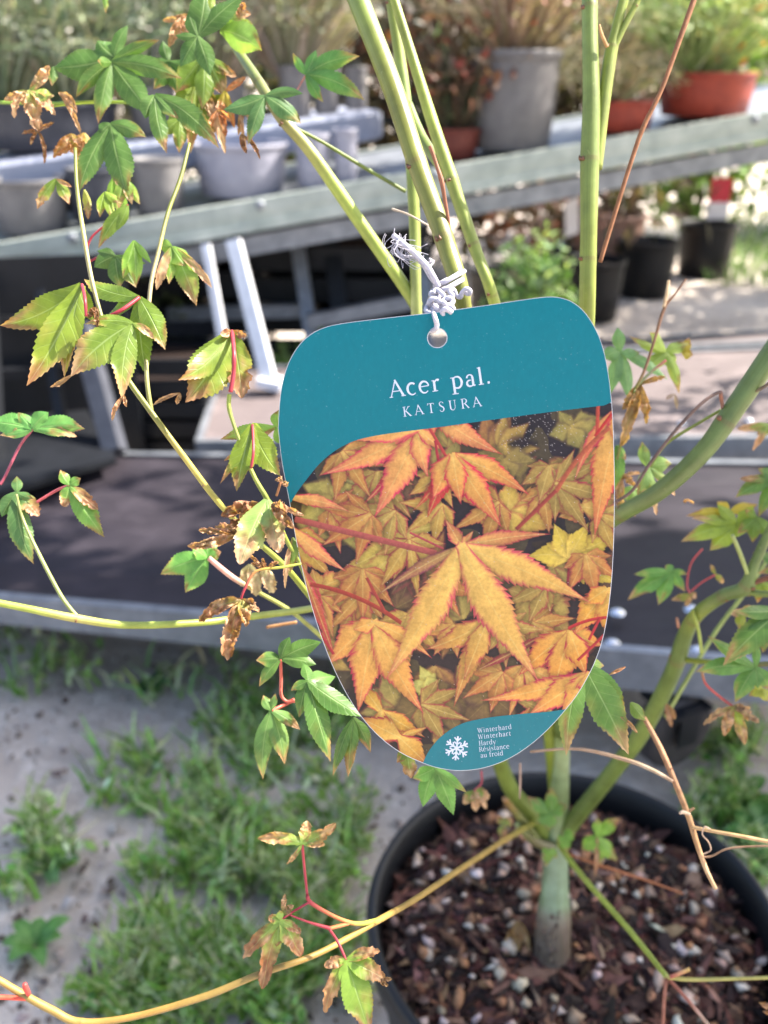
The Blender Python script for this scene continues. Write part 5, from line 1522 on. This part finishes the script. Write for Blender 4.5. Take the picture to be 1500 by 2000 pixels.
pl((570, 1045), [(640, 1060, 22), (600, 1120, 26), (650, 1130, 24)], S(206, 166, 74), S(180, 90, 70), .4)
pl((620, 1150), [(690, 1120, 24), (580, 1120, 20), (690, 1200, 24), (640, 1230, 26), (610, 1110, 20)], S(206, 160, 78), S(180, 80, 70), .4)
pl((715, 1140), [(660, 1245, 26), (690, 1250, 22), (770, 1110, 18), (680, 1130, 16)], S(206, 156, 80), S(176, 74, 74), .4)
pl((798, 1042), [(652, 1122, 24, -.03), (622, 1206, 26, -.05), (872, 1018, 11), (768, 1134, 24), (862, 1068, 8), (730, 1010, 26), (690, 1040, 26)], S(206, 180, 84), S(190, 120, 78), .35)
pl((812, 1185), [(740, 1330, 22), (850, 1240, 22), (880, 1180, 22)], S(196, 140, 78), S(160, 60, 66), .4)
for _ in range(30):
    bx_, by_ = pr_.uniform(600, 1190), pr_.uniform(880, 1450); a_ = pr_.uniform(.2, 2.9); l_ = pr_.uniform(70, 130)
    sh_ = pr_.uniform(.62, .95)
    c1_ = pr_.choice([S(222, 176, 86), S(226, 160, 84), S(196, 160, 84), S(214, 140, 76)])
    pl((bx_, by_), [(bx_ + l_ * k_ * math.cos(a_ + q_), by_ + l_ * k_ * math.sin(a_ + q_), pr_.uniform(13, 20)) for q_, k_ in ((-1.35, .6), (1.35, .6), (-.72, .9), (.72, .9), (0, 1.0))],
       tuple(v * sh_ for v in c1_), tuple(v * sh_ for v in S(184, 62, 76)), .36, soft=2.2, vein=.4, tipred=.36)
# left edge blades
pl((566, 972), [(684, 1000, 13, -.05)], PO, PR, .35)
pl((566, 1030), [(678, 1117, 17, .03)], PO, PR, .35)
pl((590, 1110), [(640, 1210, 12), (660, 1300, 10)], S(190, 80, 60), PR, .5)
# crimson edged leaf at the top left
pl((838, 800), [(842, 860, 22), (982, 888, 24, .03), (905, 830, 24)], PO, S(196, 44, 70), .4, tipred=.55)
pl((816, 838), [(708, 986, 17, -.05)], S(200, 70, 70), S(170, 36, 66), .6, tipred=.8)
pl((816, 838), [(626, 928, 25, -.03), (730, 1012, 33, -.02), (836, 932, 22, .04), (720, 845, 25), (866, 880, 14), (680, 860, 18)], S(240, 168, 96), S(216, 46, 92), .50, tipred=.5)
stick((838, 835), (872, 893), 3.0, S(196, 70, 66)); stick((850, 860), (857, 910), 2.6, S(190, 50, 66))
pl((884, 890), [(806, 998, 12, -.05), (834, 1012, 22)], S(206, 84, 66), S(190, 30, 50), .6, tipred=.75)
pl((884, 890), [(1034, 967, 24, -.05), (980, 1030, 29, .0), (845, 975, 30), (900, 985, 24)], S(232, 164, 84), S(212, 40, 78), .44, tipred=.5)
# right edge leaf
pl((1202, 800), [(1122, 940, 13, .06)], S(226, 130, 80), PR, .45, tipred=.7)
pl((1215, 800), [(1161, 1050, 34, .02), (1205, 880, 26)], S(234, 166, 84), S(206, 60, 74), .3, tipred=.5)
stick((1168, 790), (1166, 850), 3.5, S(200, 80, 60)); stick((1196, 806), (1162, 852), 3, S(206, 50, 50)); stick((1190, 835), (1086, 960), 4.5, S(190, 96, 66), .05); stick((1086, 958), (1008, 1034), 4, S(170, 70, 60))
# lower leaves
pl((952, 1212), [(832, 1268, 25, -.04), (886, 1382, 22, .02), (1000, 1180, 20), (905, 1330, 24)], S(214, 160, 78), S(176, 70, 70), .35)
pl((1010, 1270), [(930, 1310, 8), (1060, 1240, 8)], S(150, 50, 60), S(120, 36, 50), .5)
pl((745, 1390), [(812, 1470, 24), (700, 1330, 16), (830, 1440, 18), (740, 1440, 20)], S(216, 160, 60), S(184, 80, 60), .35)
pl((780, 1440), [(835, 1420, 8), (700, 1400, 26), (835, 1492, 26)], S(222, 164, 70), S(170, 40, 60), .3)
pl((730, 1215), [(640, 1298, 34, .03), (699, 1392, 37, .0), (828, 1394, 33, .03), (844, 1286, 15, -.05), (690, 1230, 18)], S(240, 172, 86), S(200, 50, 80), .38, tipred=.38)
pl((1114, 1236), [(1012, 1320, 32, .03), (1078, 1372, 31, .02), (1178, 1262, 22), (1145, 1320, 26)], S(232, 158, 70), S(182, 40, 70), .32, tipred=.4)
pl((1185, 1150), [(1120, 1240, 30), (1200, 1260, 30), (1140, 1180, 20)], S(232, 168, 70), S(206, 90, 70), .35)
stick((1110, 1228), (1186, 1206), 3.2, S(200, 50, 56), -.06); stick((1172, 1206), (1150, 1250), 2.6, S(200, 50, 60)); stick((1180, 1240), (1128, 1290), 2.8, S(196, 50, 60))
pl((1150, 1318), [(938, 1368, 22, -.03), (1030, 1398, 30, .0), (1095, 1396, 26), (1160, 1360, 30)], S(242, 172, 84), S(204, 46, 84), .36, tipred=.4)
# the large middle leaf
stick((576, 1014), (852, 1081), 6.0, S(186, 92, 84)); stick((606, 1141), (784, 1217), 4.2, S(176, 66, 52), -.06); stick((716, 1128), (752, 1196), 3, S(180, 70, 60))
stick((800, 1040), (866, 1072), 2.2, S(190, 80, 84)); stick((588, 1180), (652, 1278), 2.8, S(190, 50, 60))
pl((902, 1068), [(735, 1164, 13, .03)], S(176, 120, 84), S(130, 60, 76), .5)
pl((902, 1068), [(870, 1014, 15), (925, 1036, 9), (1076, 1043, 17, -.03)], S(214, 140, 86), S(180, 60, 76), .45)
pl((902, 1068), [(1154, 1177, 33, -.02), (753, 1328, 36, -.02), (1053, 1332, 40, .02)], S(238, 186, 96), S(206, 84, 92), .38, tipred=.32)
# printed dust specks and scuffs
sp = rng.rand(NR, NC)
hot = np.exp(-(((GX - 1040) / 70) ** 2 + ((GYv - 850) / 40) ** 2))
C3[(sp > 1 - .03 * hot - .0006)] = np.array(S(200, 190, 190))
C3 = np.clip(C3 * .66 * np.array((1.0, 1.0, .97)), 0, 1)

vs = np.zeros((NR, NC, 3))
dx_ = (GX - 750) / F; dy_ = (1000 - GYv) / F
D = dx_[..., None] * np.array(RGT) + dy_[..., None] * np.array(UPV) + np.array(FWD)
tt = float((TC - CAM).dot(TN)) / (D @ np.array(TN))
vs = np.array(CAM) + D * tt[..., None] + np.array(TN) * .00005 - np.array(tg_o.location)
fi = np.arange(NR * NC).reshape(NR, NC)
faces = np.stack([fi[:-1, :-1], fi[1:, :-1], fi[1:, 1:], fi[:-1, 1:]], -1).reshape(-1, 4)
pm = bpy.data.meshes.new('photo_print')
pm.vertices.add(NR * NC); pm.vertices.foreach_set('co', vs.ravel().astype(np.float32))
pm.loops.add(faces.size); pm.loops.foreach_set('vertex_index', faces.ravel().astype(np.int32))
pm.polygons.add(len(faces)); pm.polygons.foreach_set('loop_start', np.arange(0, faces.size, 4, dtype=np.int32))
pm.polygons.foreach_set('loop_total', np.full(len(faces), 4, dtype=np.int32))
pm.update(calc_edges=True)
at = pm.attributes.new('Col', 'FLOAT_COLOR', 'POINT')
at.data.foreach_set('color', np.concatenate([C3, np.ones((NR, NC, 1))], -1).astype(np.float32).ravel())
pm.materials.append(M['photo'])
po = bpy.data.objects.new('photo_print', pm); COL.objects.link(po); po.parent = tg_o


# ---- lettering
def arc(cx, cy, rx, ry, a0, a1, n=12):
    return [(cx + rx * math.cos(R(a0 + (a1 - a0) * k / n)), cy + ry * math.sin(R(a0 + (a1 - a0) * k / n))) for k in range(n + 1)]


TH, TN_ = .125, .055


def wv(n, a, b, c=None):
    """width ramp a-b(-c) along n points"""
    if c is None: return [a + (b - a) * k / (n - 1) for k in range(n)]
    return [a + (b - a) * min(1, 2 * k / (n - 1)) if k <= (n - 1) / 2 else b + (c - b) * (2 * k / (n - 1) - 1) for k in range(n)]


def st(x, y0, y1, w=TH): return ([(x, y0), (x, y1)], [w, w])


def sf(x0, x1, y): return ([(x0, y + .02), (x1, y + .02)], [.045, .045])


def arcs(cx, cy, rx, ry, a0, a1, w0, w1, w2): p = arc(cx, cy, rx, ry, a0, a1); return (p, wv(len(p), w0, w1, w2))


X_ = .68
GL = {
    'A': (.90, [([(.07, 0), (.43, 1.0)], [.055, .06]), ([(.40, 1.02), (.82, 0)], [.10, .13]), ([(.2, .34), (.66, .34)], [.05, .05]), sf(-.03, .19, 0), sf(.68, .96, 0)]),
    'c': (.58, [arcs(.32, .34, .27, .34, 50, 310, .10, .13, .05)]),
    'e': (.62, [arcs(.32, .34, .27, .34, 8, 315, .07, .13, .05), ([(.08, .38), (.58, .40)], [.05, .05])]),
    'r': (.50, [st(.16, 0, .64), ([(.16, .45), (.24, .60), (.36, .67), (.45, .62)], [.05, .07, .11, .13]), sf(.0, .34, 0), sf(.02, .16, .62)]),
    'p': (.72, [st(.16, -.32, .66), arcs(.36, .34, .27, .34, 150, -150, .05, .13, .06), sf(.0, .36, -.34), sf(.0, .16, .62)]),
    'a': (.58, [([(.09, .50), (.14, .62), (.28, .68), (.40, .61), (.43, .46), (.43, .12), (.47, .03), (.56, .04)], [.10, .08, .06, .09, .12, .12, .09, .05]), arcs(.26, .18, .19, .18, 70, 330, .05, .12, .05)]),
    'l': (.34, [st(.17, 0, 1.05), sf(.02, .33, 0), sf(.03, .17, .98)]),
    '.': (.26, [([(.07, .07), (.19, .07)], [.13, .13])]),
    'K': (.80, [st(.18, 0, 1), ([(.22, .46), (.66, 1.0)], [.055, .055]), ([(.32, .56), (.78, 0)], [.10, .13]), sf(.02, .34, 0), sf(.02, .34, .96), sf(.52, .80, .96), sf(.64, .90, 0)]),
    'T': (.76, [st(.38, 0, 1), ([(.04, .97), (.72, .97)], [.055, .055]), ([(.06, .98), (.05, .80)], [.05, .04]), ([(.70, .98), (.71, .80)], [.05, .04]), sf(.22, .54, 0)]),
    'S': (.58, [([(.50, .82), (.42, .95), (.28, 1.0), (.13, .92), (.10, .76), (.20, .60), (.36, .48), (.49, .34), (.48, .14), (.34, .01), (.18, .02), (.07, .2)], [.05, .05, .06, .08, .10, .12, .13, .12, .10, .07, .05, .05])]),
    'U': (.86, [([(.20, 1), (.20, .35), (.24, .12), (.42, .0), (.60, .10), (.67, .35), (.67, 1)], [.13, .13, .11, .07, .05, .05, .05]), sf(.04, .36, .96), sf(.54, .80, .96)]),
    'R': (.78, [st(.18, 0, 1), ([(.18, .98), (.42, .98), (.58, .88), (.60, .74), (.52, .58), (.36, .50), (.18, .50)], [.05, .05, .09, .13, .09, .05, .05]), ([(.40, .50), (.76, .02)], [.10, .12]), sf(.02, .34, 0), sf(.02, .18, .96), sf(.66, .86, 0)]),
    'W': (1.14, [([(.10, 1), (.34, 0)], [.12, .12]), ([(.34, 0), (.56, .9)], [.055, .055]), ([(.54, .95), (.80, 0)], [.12, .12]), ([(.80, 0), (1.04, 1)], [.055, .055]), sf(.0, .24, .96), sf(.92, 1.14, .96)]),
    'H': (.86, [st(.19, 0, 1), st(.67, 0, 1), ([(.19, .52), (.67, .52)], [.05, .05]), sf(.03, .35, 0), sf(.03, .35, .96), sf(.51, .83, 0), sf(.51, .83, .96)]),
    'i': (.34, [st(.17, 0, .66), sf(.03, .32, 0), sf(.04, .17, .62), ([(.11, .90), (.23, .90)], [.12, .12])]),
    'n': (.72, [st(.16, 0, .66), ([(.16, .48), (.28, .64), (.42, .67), (.53, .58), (.55, .42), (.55, 0)], [.05, .07, .10, .12, .13, .13]), sf(.02, .31, 0), sf(.42, .70, 0), sf(.03, .16, .62)]),
    't': (.44, [([(.20, .88), (.20, .16), (.27, .03), (.42, .05)], [.06, .13, .10, .05]), ([(.04, .64), (.42, .64)], [.055, .055])]),
    'h': (.72, [st(.16, 0, 1.05), ([(.16, .48), (.28, .64), (.42, .67), (.53, .58), (.55, .42), (.55, 0)], [.05, .07, .10, .12, .13, .13]), sf(.02, .31, 0), sf(.42, .70, 0), sf(.03, .16, .98)]),
    'd': (.72, [st(.56, 0, 1.05), arcs(.34, .34, .26, .34, 40, 320, .05, .13, .05), sf(.56, .70, 0), sf(.43, .56, .98)]),
    'y': (.66, [([(.08, .64), (.34, .04)], [.13, .12]), ([(.58, .64), (.30, -.18), (.18, -.30), (.08, -.28)], [.05, .055, .07, .10]), sf(-.02, .22, .62), sf(.46, .68, .62)]),
    's': (.48, [([(.41, .54), (.32, .65), (.18, .66), (.09, .54), (.16, .42), (.32, .32), (.41, .18), (.32, .03), (.16, .02), (.06, .14)], [.05, .05, .06, .09, .11, .12, .10, .06, .05, .05])]),
    'u': (.72, [([(.15, .64), (.15, .2), (.22, .04), (.36, .02), (.50, .14), (.54, .3)], [.13, .12, .10, .08, .06, .05]), st(.56, 0, .66), sf(.01, .15, .62), sf(.42, .56, .62), sf(.56, .70, 0)]),
    'f': (.44, [([(.17, 0), (.17, .78), (.23, .98), (.36, 1.05), (.46, .97)], [.13, .13, .09, .07, .10]), ([(.02, .64), (.38, .64)], [.055, .055]), sf(.02, .34, 0)]),
    'o': (.68, [arcs(.34, .34, .27, .34, 0, 180, .13, .05, .13), arcs(.34, .34, .27, .34, 180, 360, .13, .05, .13)]),
    ' ': (.36, []),
}
GL['é'] = (GL['e'][0], GL['e'][1] + [([(.26, .78), (.44, 1.0)], [.05, .10])])


def lettering(name, text, p0, p1, cap, bold=1.0, off=.00016):
    dx, dy = p1[0] - p0[0], p1[1] - p0[1]
    L = math.hypot(dx, dy); ex = (dx / L, dy / L); ey = (ex[1], -ex[0])
    tot = sum(GL[c][0] for c in text) * cap
    sp_ = (L - tot) / max(1, len(text) - 1)
    m = MB(); cur = 0.0; z = 0
    for ch in text:
        adv, strokes = GL[ch]
        for pts, ws in strokes:
            if len(pts) > 2:
                q = spline([(p[0], p[1], w) for p, w in zip(pts, ws)], 4)
                pts = [(a, b) for a, b, _ in q]; ws = [c for _, _, c in q]
            n = len(pts); z += 1
            rows = []
            for i in range(n):
                tx = pts[min(i + 1, n - 1)][0] - pts[max(i - 1, 0)][0]; ty = pts[min(i + 1, n - 1)][1] - pts[max(i - 1, 0)][1]
                l = math.hypot(tx, ty) or 1
                nx, ny = -ty / l, tx / l
                row = []
                for sgn in (1, -1):
                    gx = (pts[i][0] + nx * ws[i] * bold / 2 * sgn) * cap + cur; gy = (pts[i][1] + ny * ws[i] * bold / 2 * sgn) * cap
                    row.append(m.vert(TP(p0[0] + ex[0] * gx + ey[0] * gy, p0[1] + ex[1] * gx + ey[1] * gy, off + (z % 7) * .000006)))
                rows.append(row)
            for a, b in zip(rows, rows[1:]): m.face(a[0], a[1], b[1], b[0])
        cur += adv * cap + sp_
    return m.build(name, M['ink'], tg_o, False)


lettering('lettering', 'Acer pal.', (762, 777), (959, 748.5), 33, 1.05)
lettering('lettering', 'KATSURA', (788, 814), (941, 793), 19, .95)
for tx, p0, p1 in (('Winterhard', (933, 1431), (999.5, 1423)), ('Winterhart', (934, 1443.5), (998, 1436)), ('Hardy', (935.5, 1456), (969, 1452)), ('Résistance', (936, 1468), (995, 1461)), ('au froid', (939, 1479.5), (983, 1474.3))):
    lettering('lettering', tx, p0, p1, 9.2, .9)
# snowflake emblem
m = MB()
sc0 = (892, 1461); z = 0
for k in range(6):
    a = R(60 * k + 90 - 6)
    ca, sa = math.cos(a), -math.sin(a)

    def q(r_, s_): return (sc0[0] + ca * r_ - sa * s_ * 1.0, sc0[1] + sa * r_ + ca * s_)
    for (r0, s0, r1, s1, w) in ((0, 0, 23.5, 0, 3.4), (14.5, 0, 21, 6.4, 2.8), (14.5, 0, 21, -6.4, 2.8), (7.5, 0, 12.5, 6.0, 2.6), (7.5, 0, 12.5, -6.0, 2.6)):
        x0, y0 = q(r0, s0); x1, y1 = q(r1, s1)
        l = math.hypot(x1 - x0, y1 - y0); nx, ny = -(y1 - y0) / l * w / 2, (x1 - x0) / l * w / 2
        z += 1
        o4 = .00016 + (z % 9) * .000006
        i4 = [m.vert(TP(x0 + nx, y0 + ny, o4)), m.vert(TP(x0 - nx, y0 - ny, o4)), m.vert(TP(x1 - nx, y1 - ny, o4)), m.vert(TP(x1 + nx, y1 + ny, o4))]
        m.face(*i4)
m.build('snowflake_emblem', M['ink'], tg_o, False)

# ------------------------------------------------------------------ white elastic string
TT = lambda px, py: (TP(px, py) - CAM).dot(FWD)
tie = thing('tie_string', 'white elastic string knotted round the stem and through the tag hole', 'string', P(862, 580, .30))


def cord(pts, w, name='cord', seg=8, n=6, mt='string', tl=True):
    sp_ = spline(pts, n)
    m = MB()
    m.tube([P(x, y, t) for x, y, t in sp_], [w * p[2] / F / 2 for p in sp_], (1, 1, 1), seg)
    return m.build(name, M[mt], tie)


S0 = .3115
for (cy, w) in ((-2, 10), (13, 10)):
    # ring round the leaning stem
    cord([(858, 556 + cy, .302), (868, 553 + cy, .300), (884, 544 + cy, .3005), (898, 536 + cy, .304), (906, 532 + cy, .310), (902, 534 + cy, .318), (880, 545 + cy, .323), (860, 556 + cy, .318), (850, 560 + cy, .310), (852, 559 + cy, .304), (858, 556 + cy, .302)], w, 'loop', 10)
# knot: heaped turns of cord
cord([(850, 566, .300), (842, 574, .298), (850, 582, .297), (862, 576, .298), (866, 584, .300), (856, 592, .300), (846, 598, .297), (838, 592, .295), (846, 584, .294), (858, 590, .294), (860, 602, .295), (850, 608, .295), (842, 603, .296)], 11, 'knot')
cord([(846, 574, .296), (852, 566, .297), (862, 572, .295), (870, 582, .294), (862, 590, .293), (855, 584, .293)], 10, 'knot')
cord([(862, 600, .295), (872, 598, .292), (882, 600, .291), (886, 608, .292), (880, 616, .291), (868, 616, .290), (864, 608, .289), (872, 604, .288), (882, 610, .289)], 11, 'knot')
cord([(868, 588, .294), (876, 582, .293), (884, 586, .293), (882, 594, .292), (872, 596, .291), (866, 590, .290)], 10, 'knot')
cord([(876, 590, .295), (884, 578, .294), (878, 570, .294), (886, 566, .295), (892, 578, .296), (900, 580, .296), (902, 572, .295), (910, 564, .294), (918, 568, .294), (916, 574, .295), (909, 572, .296)], 9, 'knot')
cord([(836, 596, .297), (832, 606, .295), (840, 612, .293), (850, 610, .292), (854, 602, .291), (846, 596, .291)], 10, 'knot')
cord([(846, 610, .2925), (850, 622, TT(850, 622) - .003), (853, 634, TT(853, 634) - .0025), (851, 642, TT(851, 642) - .002), (844, 646, TT(844, 646) + .0005), (843, 640, TT(843, 640) + .003), (846, 626, .300), (850, 610, .301)], 10, 'cord')
# frayed tail
cord([(856, 560, .299), (846, 540, .297), (834, 520, .296), (815, 500, .296), (795, 482, .296), (780, 470, .297), (768, 460, .298)], 12, 'tail')
cord([(850, 556, .300), (838, 540, .299), (825, 518, .299), (808, 503, .299), (786, 500, .298), (775, 488, .298), (774, 474, .298)], 6, 'tail')
cord([(846, 550, .298), (842, 535, .298), (836, 525, .298), (846, 512, .299), (838, 505, .299)], 5, 'tail')
m = MB()
random.seed(21)
for k in range(26):
    x0, y0 = 766 + random.uniform(0, 30), 456 + random.uniform(0, 34)
    lx, ly = random.uniform(-16, 40), random.uniform(4, 60)
    pts = spline([(x0, y0, .297), (x0 + lx * .3 + random.uniform(-14, 4), y0 + ly * .5, .296 + random.uniform(-.004, .004)), (x0 + lx, y0 + ly * .9, .297), (x0 + lx + random.uniform(0, 24), y0 + ly * .8 + random.uniform(-8, 8), .297)], 4)
    m.tube([P(a, b, c) for a, b, c in pts], .00010, (1, 1, 1), 4)
for k in range(40):
    s = random.random()
    x0, y0 = 768 + 70 * s, 458 + 66 * s
    m.tube([P(x0, y0, .2965), P(x0 + random.uniform(-12, 14), y0 + random.uniform(-14, 10), .2955)], .00010, (1, 1, 1), 4)
for k in range(2):
    x0, y0 = 772, 458
    a = random.uniform(0, 6.28)
    m.tube([P(x, y, .297) for x, y in arc(x0 - 10, y0 + 16, 12 + 3 * k, 20 + 3 * k, 60, 230)], .00007, (1, 1, 1), 4)
m.build('loose_fibre', M['string'], tie)
random.seed(99)

# ------------------------------------------------------------------ ground cover and weeds
m = MB()
blobs = [(480, 1930, 150, 90, 1.0), (330, 1900, 150, 90, .9), (560, 1780, 110, 90, .9), (430, 1700, 120, 80, 1.0), (500, 1500, 110, 70, .9), (560, 1420, 90, 60, .7), (200, 1960, 130, 60, .8), (600, 1960, 120, 70, .7),
         (400, 1600, 110, 60, .55), (110, 1700, 60, 60, .6), (70, 1620, 50, 40, .5), (290, 1540, 70, 40, .3), (650, 1560, 80, 60, .4), (640, 1690, 60, 60, .3), (700, 1640, 60, 50, .3), (420, 1440, 60, 30, .3), (60, 1330, 60, 25, .3), (300, 1350, 60, 25, .35), (130, 1340, 50, 20, .3),
         (1420, 1590, 70, 60, .8), (1480, 1670, 50, 60, .8), (1400, 1460, 60, 30, .8), (1460, 1470, 50, 30, .7), (430, 1380, 60, 30, .3), (500, 1340, 60, 30, .35), (30, 1260, 50, 30, .3), (150, 1290, 80, 20, .25), (660, 1380, 60, 40, .5)]
GC = [S(136, 174, 80), S(160, 192, 104), S(110, 150, 70), S(186, 208, 146), S(148, 178, 114), S(212, 216, 184)]
for (bx, by, rx, ry, dens) in blobs:
    tufts = [(random.gauss(bx, rx * .6), random.gauss(by, ry * .65)) for _ in range(max(4, int(rx * ry * dens / 700)))]
    for _ in range(int(rx * ry * dens / 17)):
        tx_, ty_ = random.choice(tufts)
        px, py = random.gauss(tx_, 17), random.gauss(ty_, 13)
        if py < 1225: continue
        q = PG(px, py)
        if (q - PC).length < .15: continue
        kind = random.random()
        if kind < .6:
            h = random.uniform(.016, .06); a = random.uniform(0, 6.28)
            d = Vector((math.cos(a), math.sin(a), 0)) * h * random.uniform(.3, .9)
            ribbon(m, [q, q + d * .35 + Vector((0, 0, h * .6)), q + d + Vector((0, 0, h))], random.uniform(.0012, .0034), jit(random.choice(GC), .35))
        elif kind < .9:
            p = q + Vector((0, 0, random.uniform(.004, .03)))
            for _ in range(4):
                card(m, p + Vector((random.gauss(0, .006), random.gauss(0, .006), random.gauss(0, .005))), random.uniform(.009, .024), jit(random.choice(GC), .35), .5, Vector((0, 0, .8)))
        else:
            h = random.uniform(.03, .06)
            tip = q + Vector((random.uniform(-.012, .012), random.uniform(-.012, .012), h))
            ribbon(m, [q, (q + tip) / 2, tip], .0005, S(140, 150, 100))
            for _ in range(8):
                card(m, tip + Vector((random.gauss(0, .004), random.gauss(0, .004), random.uniform(-.015, .004))), .005, jit(S(178, 184, 150), .2), .5)
o = m.build('grass', M['foliage']); o['kind'] = 'stuff'
# small stones and crumbs of earth
m = MB()
for _ in range(1500):
    px, py = random.uniform(-100, 900), random.uniform(1230, 2050)
    q = PG(px, py)
    if (q - PC).length < .14: continue
    s = random.uniform(.0012, .006) * random.choice((.6, .8, 1, 1.4))
    lump(m, q + Vector((0, 0, s * .1)), s, s * .8, s * .6, rrot(), jit(random.choice([S(160, 150, 142), S(120, 108, 98), S(96, 84, 76), S(180, 172, 164)]), .2))
o = m.build('gravel', M['chip'], None, False); o['kind'] = 'stuff'


def weed(px, py, n, ln, w, col, label, up=.5):
    q = PG(px, py)
    t = thing('weed_plant', label, 'weed', q, 'broad leaved weeds on the soil')
    for k in range(n):
        a = 6.283 * k / n + random.uniform(-.3, .3)
        l = ln * random.uniform(.7, 1.15)
        d = Vector((math.cos(a), math.sin(a), 0))
        m = MB()
        rows = []
        for i in range(8):
            s = i / 7
            p = q + d * l * s + Vector((0, 0, l * up * math.sin(s * 2.2)))
            ww = w * math.sin(math.pi * min(1, .08 + s * .92)) ** .7 + .0004
            sd = Vector((-d.y, d.x, .2 * math.sin(k)))
            rows.append([m.vert(p - sd * ww + Vector((0, 0, .15 * ww)), jit(col, .1), (-1, s, 0)), m.vert(p, jit(col, .1), (0, s, 0)), m.vert(p + sd * ww + Vector((0, 0, .15 * ww)), jit(col, .1), (1, s, 0))])
        for a_, b_ in zip(rows, rows[1:]):
            m.face(a_[0], a_[1], b_[1], b_[0]); m.face(a_[1], a_[2], b_[2], b_[1])
        m.build('leaf', M['leaf'], t)
    return t


weed(95, 1700, 9, .04, .007, S(92, 132, 78), 'broad leaved weed on bare soil at the left edge, upper one')
weed(70, 1850, 7, .04, .008, S(96, 146, 70), 'broad leaved weed with round leaves below the other left edge weed')
weed(1420, 1460, 8, .045, .010, S(64, 112, 60), 'dark green weed beside the trolley wheel', .3)
weed(1440, 1585, 9, .06, .009, S(84, 130, 66), 'green weed just outside the black pot rim', .5)
weed(1500, 1660, 8, .06, .012, S(96, 146, 76), 'large leaved weed at the right edge by the pot', .5)
weed(300, 1345, 6, .03, .008, S(70, 110, 70), 'small weed on the soil in front of the dark trolley', .4)
